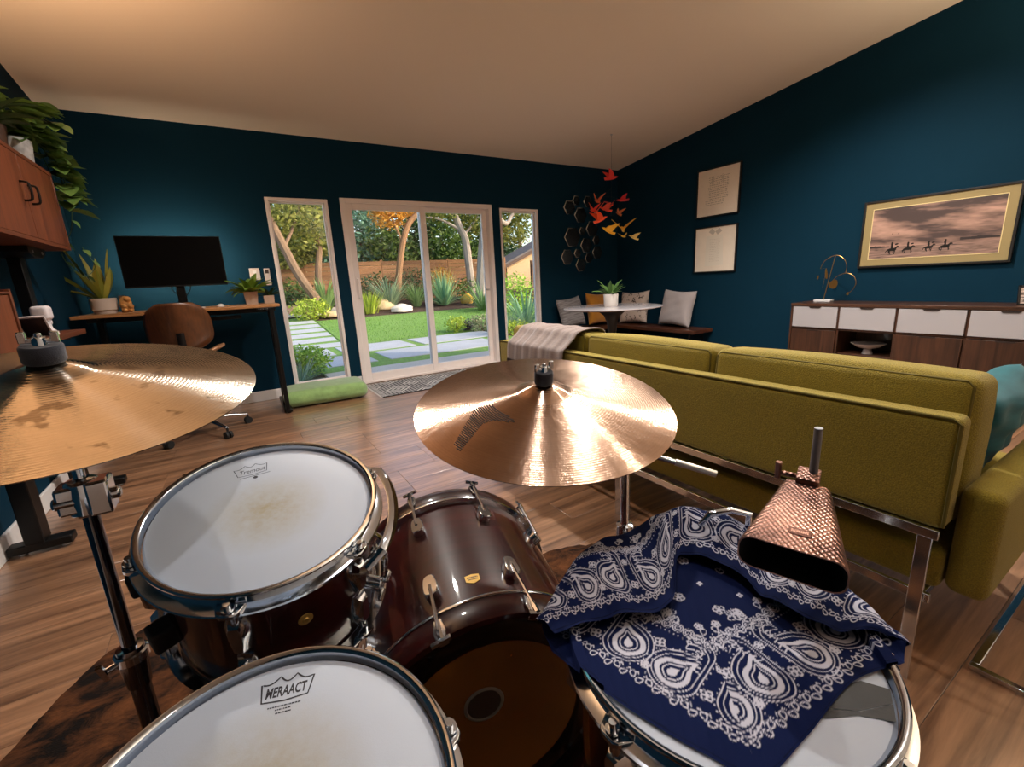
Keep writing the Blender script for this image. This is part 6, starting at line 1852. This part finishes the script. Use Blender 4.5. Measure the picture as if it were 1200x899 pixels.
# trees -------------------------------------------------------------------------------------------
def leaf_cloud(mb, c, rad, n, s, r, hollow=.5):
    for _ in range(n):
        while True:
            d = Vector((r.uniform(-1, 1), r.uniform(-1, 1), r.uniform(-1, 1)))
            if .05 < d.length < 1: break
        d *= (hollow+(1-hollow)*r.random())/max(d.length, .01)*d.length**.35
        p = Vector((c[0]+d.x*rad[0], c[1]+d.y*rad[1], c[2]+d.z*rad[2]))
        a, b = r.uniform(0, 6.28), r.uniform(-.9, .9)
        u = Vector((math.cos(a)*math.cos(b), math.sin(a)*math.cos(b), math.sin(b))); v = u.orthogonal().normalized()
        v.rotate(Matrix.Rotation(r.uniform(0, 6.28), 3, u)); q = s*r.uniform(.6, 1.3)
        mb.add([p-u*q, p+v*q*.42, p+u*q, p-v*q*.42], [(0, 1, 2, 3)])
def tree(name, label, trunks, clouds, leaf_m, bark, n, s, seed, group=None):
    b = trunks[0][0]
    root = thing(name, label, 'tree', b, group=group)
    for k, (pts, r0, r1) in enumerate([(t, *rr) for t, rr in zip(trunks, [x for x in clouds['r']])]):
        c = curve2(pts, 5); m_ = len(c)
        obj('trunk' if k == 0 else 'branch', MB().tube(c, [r0+(r1-r0)*i/(m_-1) for i in range(m_)], 9), bark, root, world=True)
    r = random.Random(seed); mb = MB()
    for (cc, rad, w) in clouds['c']: leaf_cloud(mb, cc, rad, int(n*w), s, r)
    obj('foliage', mb, leaf_m, root, world=True)
    return root
BARK = mat('brown_bark', S(122, 98, 78), .9, var=(7.0, .35, (1, 1, .3)), bump=(18.0, .8))
BARKP = mat('pale_bark', S(158, 146, 136), .9, var=(6.0, .25, (1, 1, .3)), bump=(16.0, .7))
BARKO = mat('sunlit_bark', S(140, 104, 74), .9, var=(6.0, .25, (1, 1, .3)), bump=(16.0, .7))  # warm sunlight put into the bark colour
GR1 = leaf_mat('oak_green', S(40, 72, 26), S(122, 148, 66), .55, .35)
GR2 = leaf_mat('olive_green_leaf', S(62, 84, 30), S(176, 176, 84), .55, .35)
GR3 = leaf_mat('dark_hedge', S(22, 46, 22), S(70, 104, 50), .55, .25)
GOLDL = leaf_mat('sunlit_yellow_leaf', S(170, 110, 30), S(246, 190, 84), .55, .4)  # yellow leaves with golden sunlight put into their colour
BLUEG = leaf_mat('blue_green_leaf', S(44, 92, 78), S(130, 172, 140), .55, .3)
def at(px_, py_, Y):
    """point of the garden plane y=Y that a sight line from the seat meets"""
    d = rgt*((px_-600)/FOCAL)-upv*((py_-449.5)/FOCAL)+fwd
    t = Y/d.y
    return Vector((d.x*t, Y, CAM_H+d.z*t))
T1 = [at(372, 352, 14.2), at(350, 322, 14.2), at(333, 290, 14.2), at(316, 258, 14.2), at(300, 235, 14.3), at(285, 200, 14.4)]
tree('garden_tree', 'leaning brown tree outside the window by the desk', [T1, [at(333, 290, 14.2), at(345, 262, 14.6), at(352, 235, 15)]], {'r': [(.13, .09), (.05, .03)],
     'c': [(at(325, 245, 14.6), (1.4, 1.0, .8), 1), (at(352, 262, 15), (1.2, .9, .8), 1), (at(340, 215, 15), (2.0, 1.2, .9), 1)]}, GR2, BARK, 1100, .085, 1)
T2 = [at(374, 350, 15.6), at(373, 318, 15.6), at(374, 290, 15.7), at(371, 262, 15.8), at(376, 225, 15.9)]
tree('garden_tree', 'slim upright tree in front of the fence by the desk window', [T2], {'r': [(.11, .07)],
     'c': [(at(372, 258, 15.9), (1.0, .8, .7), 1), (at(360, 285, 16.2), (1.3, .7, .55), 1.2), (at(340, 302, 16.2), (1.0, .5, .4), .8), (at(376, 235, 16), (1.2, .8, .6), .6)]}, GR2, BARK, 900, .08, 2)
T3 = [at(466, 345, 14.8), at(468, 315, 14.8), at(472, 285, 14.8), at(479, 262, 14.8), at(490, 250, 14.8), at(505, 238, 14.9)]
tree('garden_tree', 'golden lit tree behind the sliding panel', [T3, [at(472, 285, 14.8), at(462, 262, 14.9), at(450, 240, 15)]], {'r': [(.11, .085), (.05, .025)],
     'c': [(at(456, 252, 15), (.75, .6, .55), 1.0), (at(470, 240, 15), (.8, .6, .5), .8), (at(446, 246, 15), (.5, .5, .5), .5)]}, GOLDL, BARKO, 620, .075, 3)
T4 = [at(551, 304, 15.2), at(546, 285, 15.2), at(540, 270, 15.2), at(533, 252, 15.2), at(527, 232, 15.2)]
T4[0].z = gz(15.2)
tree('garden_tree', 'pale trunk leaning over the fixed door panel', [T4, [at(540, 270, 15.2), at(526, 262, 15.2), at(512, 256, 15.2), at(500, 255, 15.2)], [at(543, 276, 15.2), at(553, 264, 15.4), at(562, 250, 15.5)]], {'r': [(.15, .10), (.06, .03), (.05, .03)],
     'c': [(at(520, 245, 15.4), (1.3, .8, .55), 1), (at(560, 258, 15.6), (1.0, .8, .7), .9), (at(545, 238, 15.6), (1.6, .8, .5), .8)]}, GR2, BARKP, 1000, .08, 4)
T5 = [at(562, 332, 14.0), at(566, 300, 14.0), at(570, 268, 14.1), at(578, 246, 14.2), at(592, 226, 14.3), at(603, 205, 14.4)]
T5[0].z = gz(14)
tree('garden_tree', 'thick pale grey trunk beside the door frame', [T5, [at(578, 246, 14.2), at(592, 262, 14.4), at(600, 252, 14.6), at(612, 232, 14.6)]], {'r': [(.20, .15), (.09, .05)],
     'c': [(at(606, 245, 15), (1.1, .8, .55), 1), (at(600, 272, 15.5), (1.0, .7, .6), 1), (at(590, 225, 15), (1.6, .8, .6), 1)]}, GR2, BARKP, 900, .08, 5)
# tall hedge trees behind the fence close the view
hd = [(318, 268, 19, 2.6, 2.2, GR2), (352, 250, 21, 3.0, 2.8, GR1), (383, 275, 19.5, 2.0, 2.0, BLUEG), (418, 270, 19, 2.4, 2.3, BLUEG), (424, 238, 20, 3.0, 2.2, GR1), (452, 290, 18.6, 2.2, 1.6, GR1), (482, 275, 19, 2.6, 2.4, GR3),
      (516, 278, 19, 2.6, 2.4, GR1), (500, 236, 21, 3.4, 2.4, GR2), (548, 262, 20, 2.8, 3.0, GR1), (580, 282, 20, 2.6, 2.6, GR3), (606, 245, 24, 3.6, 2.6, GR2), (648, 270, 25, 2.6, 2.4, GR1), (440, 205, 24, 6, 2.6, GR3), (560, 205, 24, 6, 2.6, GR3), (335, 205, 24, 5, 2.6, GR1)]
hl = ['broad tree crown beyond the fence behind the leaning tree', 'tall green tree far beyond the cedar fence', 'blue green tree beyond the fence by the narrow wall', 'blue green tree beyond the sliding panel', 'tall dark crown above the blue green tree',
      'low green tree just over the fence behind the golden tree', 'dark hedge tree behind the golden trunk', 'mid green tree behind the door stiles', 'olive green crown above the door stiles', 'green tree behind the pale trunks',
      'dark hedge tree behind the thick grey trunk', 'olive crown above the neighbouring roof', 'green tree near the neighbouring house', 'very tall dark crown far behind the sliding panel', 'very tall dark crown far behind the pale trunks', 'very tall green crown far behind the desk window']
for k, (hx_, hy_, Yh, rx_, rz_, m_) in enumerate(hd):
    c = at(hx_, hy_, Yh); r = random.Random(100+k)
    root = thing('garden_hedge_tree', hl[k], 'tree', (c.x, Yh, gz(Yh)-.05), group='trees beyond the fence')
    obj('trunk', MB().tube([(c.x, Yh, gz(Yh)-.05), (c.x+.1, Yh, (c.z+gz(Yh))/2), (c.x, Yh, c.z)], [.16, .12, .06], 8), BARK, root, world=True)
    mb = MB(); leaf_cloud(mb, c, (rx_*.66, 1.1, rz_*.66), 1300 if Yh < 23 else 500, .125, r, .3); leaf_cloud(mb, (c.x+r.uniform(-.5, .5), Yh-.3, min(c.z-1.0, 2.1+.5*r.random())), (rx_*.7, .9, 1.0), 900, .11, r, .3)
    obj('foliage', mb, m_, root, world=True)
# shrubs ----------------------------------------------------------------------------------------------
def shrub(label, px_, py_, Y, rx, rz, n, s, m_, seed, name='garden_bush', zoff=0.0, cat='bush'):
    c = at(px_, py_, Y); g0 = gz(Y)
    root = thing(name, label, cat, (c.x, Y, g0-.02))
    mb = MB(); r = random.Random(seed); leaf_cloud(mb, (c.x, Y, g0+rz*.75), (rx, rx*.8, rz), n, s, r, .45)
    mb.v = [(x, y_, max(z, g0-.01)) for x, y_, z in mb.v]
    obj('foliage', mb, m_, root, world=True)
    st = MB()
    for k in range(6):
        a = r.uniform(0, 6.28); st.tube([(c.x, Y, g0-.03), (c.x+rx*.4*math.cos(a), Y+rx*.3*math.sin(a), g0+rz)], .012, 5)
    obj('stem', st, BARK, root, world=True)
def tuft(label, px_, py_, Y, n, L_, W_, m_, seed, rise=(.7, 1.45), droop=1.1, name='garden_grass_tuft', cat='grass', r0=.12):
    c = at(px_, py_, Y); g0 = gz(Y)-.01
    root = thing(name, label, cat, (c.x, Y, g0))
    r = random.Random(seed); mb = MB()
    for k in range(n):
        az = r.uniform(0, 6.28); q = r0*r.random()
        blade(mb, (c.x+q*math.cos(az), Y+q*math.sin(az), g0), az, L_*r.uniform(.65, 1.1), W_*r.uniform(.7, 1.2), r.uniform(*rise), droop*r.uniform(.4, 1.2), r, 5, 0, .1)
    obj('blades', mb, m_, root, world=True)
LIME = leaf_mat('lime_leaf', S(120, 150, 34), S(206, 220, 84), .5, .35)
SOFTG = leaf_mat('soft_green_blade', S(84, 126, 66), S(158, 188, 120), .55, .3)
SILV = leaf_mat('silver_green_blade', S(96, 130, 106), S(176, 198, 160), .55, .25)
AGAV = leaf_mat('agave_blade', S(82, 134, 112), S(172, 206, 150), .5, .2)
PURP = leaf_mat('purple_leaf', S(52, 36, 58), S(110, 80, 116), .55, .2)
FERN = leaf_mat('fern_green', S(96, 150, 36), S(196, 228, 92), .5, .35)
YELG = leaf_mat('yellow_tip_blade', S(140, 150, 70), S(236, 200, 120), .55, .3)
shrub('lime yellow rounded shrub at the lawn corner by the path', 364, 368, 13.9, .62, .36, 900, .055, LIME, 41)
tuft('tall green strap leaf clump behind the lime shrub', 380, 352, 14.6, 120, 1.15, .05, SOFTG, 42, (1.0, 1.5), .7, 'garden_grass_tuft', 'plant')
shrub('dark green shrub under the leaning tree', 338, 352, 15.4, .8, .45, 700, .06, GR3, 43)
shrub('leafy green shrub beside the leaning trunk', 345, 338, 15.8, .7, .6, 700, .07, GR1, 53)
tuft('bright lime upright shrub behind the door handle', 432, 366, 14.1, 150, .75, .035, LIME, 44, (.9, 1.5), .5, 'garden_grass_tuft', 'bush', .3)
tuft('soft green fountain grass behind the white rock', 458, 361, 14.7, 170, 1.25, .028, SILV, 45, (.75, 1.5), 1.0)
tuft('green feathery shrub beside the door stile', 489, 360, 14.7, 130, .9, .035, SOFTG, 46, (.8, 1.5), .6)
tuft('spiky agave with yellow tips behind the lawn', 521, 357, 14.5, 120, 1.15, .06, AGAV, 47, (.25, 1.5), .25, 'garden_agave_plant', 'agave')
tuft('dry yellow flower spikes above the agave', 520, 353, 14.9, 60, 1.35, .03, YELG, 48, (1.1, 1.5), .3, 'garden_grass_tuft', 'plant')
tuft('pale green arching grass by the door frame', 566, 366, 12.9, 120, 1.15, .03, SOFTG, 49, (.6, 1.45), 1.0)
shrub('dense green shrub in front of the pale trunks', 553, 342, 15.4, .9, .5, 900, .06, GR1, 50)
shrub('blue green shrub at the foot of the grey trunk', 572, 345, 14.4, .5, .35, 500, .05, BLUEG, 54)
shrub('small lime shrub in the dark planting bed', 535, 388, 9.9, .30, .24, 500, .04, LIME, 51)
shrub('small purple leaved shrub in the dark planting bed', 550, 388, 10.0, .19, .17, 320, .035, PURP, 52)
shrub('rounded green and white shrub by the door frame', 566, 392, 9.6, .42, .27, 650, .035, leaf_mat('variegated_leaf', S(70, 100, 52), S(196, 190, 150), .55, .2), 55)
shrub('bright green feathery fern by the desk window', 358, 430, 6.85, .40, .26, 1700, .034, FERN, 56, 'garden_fern_bush', 0, 'fern')
tuft('pale grey grass under the fern', 352, 446, 6.35, 90, .42, .014, SILV, 57, (.2, 1.2), .6)
tuft('large spiky green plant outside the window by the bench', 616, 366, 9.2, 90, 1.05, .05, AGAV, 58, (.5, 1.5), .5, 'garden_agave_plant', 'plant')
tuft('grey green grass beside the spiky plant', 596, 368, 8.6, 110, .75, .022, SILV, 59, (.4, 1.3), 1.0)
shrub('feathery green shrub below the neighbouring roof', 601, 318, 12.0, .8, .75, 900, .06, FERN, 60)
shrub('low flowering shrub under the window by the bench', 604, 377, 8.2, .4, .2, 400, .035, LIME, 61)
shrub('dark green shrub against the fence behind the golden tree', 440, 325, 16.0, .9, .65, 800, .06, GR3, 62)
shrub('dark green shrub against the fence by the door stile', 488, 325, 16.0, 1.0, .75, 800, .06, GR3, 63)
shrub('glowing orange shrub in front of the fence', 519, 332, 15.9, .5, .75, 600, .06, GOLDL, 64)
# rocks and bowl
def rock(label, px_, py_, Y, sx, sy, sz, m_, seed):
    c = at(px_, py_, Y); r = random.Random(seed); mb = MB().ball((0, 0, 0), 1, 16, 10)
    ph = [r.uniform(0, 6) for _ in range(6)]
    mb.v = [((x*(1+.1*math.sin(4*y_+ph[0])+.06*math.sin(7*z+ph[1])))*sx, (y_*(1+.1*math.sin(4*z+ph[2])))*sy, (max(z, -.45)*(1+.08*math.sin(5*x+ph[3])))*sz) for x, y_, z in mb.v]
    o = obj('garden_rock', mb, m_); o.location = (c.x, Y, gz(Y)+sz*.38); tag(o, label, 'rock')
ROCKW = mat('white_rock', S(226, 216, 200), .9, var=(8.0, .12), bump=(14.0, .6))
rock('rounded white rock at the lawn edge', 471, 362, 13.95, .34, .25, .17, ROCKW, 1)
rock('golden lit rock beside the agave', 548, 357, 14.6, .24, .2, .24, mat('sunlit_rock', S(226, 176, 70), .9, bump=(14.0, .6)), 2)  # gold of the low sun put into the rock colour
rock('flat tan rock beside the lime shrub', 391, 366, 14.0, .35, .25, .13, mat('tan_rock', S(196, 172, 132), .9, var=(8.0, .15), bump=(14.0, .6)), 3)
rock('tan rock behind the bright lime shrub', 449, 362, 14.6, .36, .25, .24, mat('tan_rock', S(196, 172, 132), .9, var=(8.0, .15), bump=(14.0, .6)), 4)
rock('pinkish stone at the end of the path', 350, 360, 15.2, .55, .3, .20, mat('pink_rock', S(186, 140, 122), .9, var=(8.0, .15), bump=(14.0, .6)), 5)
# neighbouring house beyond the right window: gable end whose rake climbs to the right
YH = 17.4
A1, A2 = at(586, 314, YH), at(645, 281, YH); sl = (A2.z-A1.z)/(A2.x-A1.x)
xA, xB = A1.x-.2, A1.x+6.0
zr_ = lambda x: A1.z+sl*(x-A1.x)
hs = thing('garden_neighbour_house', 'neighbouring house with low pitched roof behind the fence', 'house', (A1.x+2, YH, .6))
Mg = Matrix(((1, 0, 0, 0), (0, 0, 1, 0), (0, 1, 0, 0), (0, 0, 0, 1)))
obj('wall', MB().prism([(xA+.7, .4), (xB, .4), (xB, zr_(xB)-.05), (xA+.7, zr_(xA+.7)-.05)][::-1], YH+.25, YH+1.2, Mg), mat('tan_siding', S(206, 172, 132), .8), hs, world=True)
obj('roof', MB().prism([(xA, zr_(xA)), (xB, zr_(xB)), (xB, zr_(xB)+.10), (xA, zr_(xA)+.10)][::-1], YH-.1, YH+1.4, Mg), mat('grey_shingle', S(108, 100, 98), .9, var=(6.0, .2), bump=(20.0, .5)), hs, world=True)
obj('fascia', MB().prism([(xA, zr_(xA)-.12), (xB, zr_(xB)-.12), (xB, zr_(xB)+.02), (xA, zr_(xA)+.02)][::-1], YH-.14, YH-.1, Mg), mat('brown_fascia', S(84, 60, 46), .7), hs, world=True)
f2 = thing('garden_side_fence', 'dark board fence below the neighbouring roof', 'fence', (13, 15.5, gz(15.5)))
DKF = wood('dark_fence', S(74, 50, 36), S(128, 92, 66), .85, axis=0, scale=.35, rand=.15); bm2 = None
for k in range(9):
    if bm2 is None:
        bm2 = new_mesh('board', MB().box((0, -.012, 0), (7.0, .012, .14))); bm2.materials.append(DKF)
    o = bpy.data.objects.new('board', bm2); COL.objects.link(o); o.parent = f2; o.matrix_parent_inverse = f2.matrix_world.inverted(); o.location = (10.4, 15.2, .38+.15*k)
for k in range(4): obj('post', MB().box((10.4+2.3*k, 15.21, .3), (10.5+2.3*k, 15.3, 1.8)), DKF, f2, world=True)
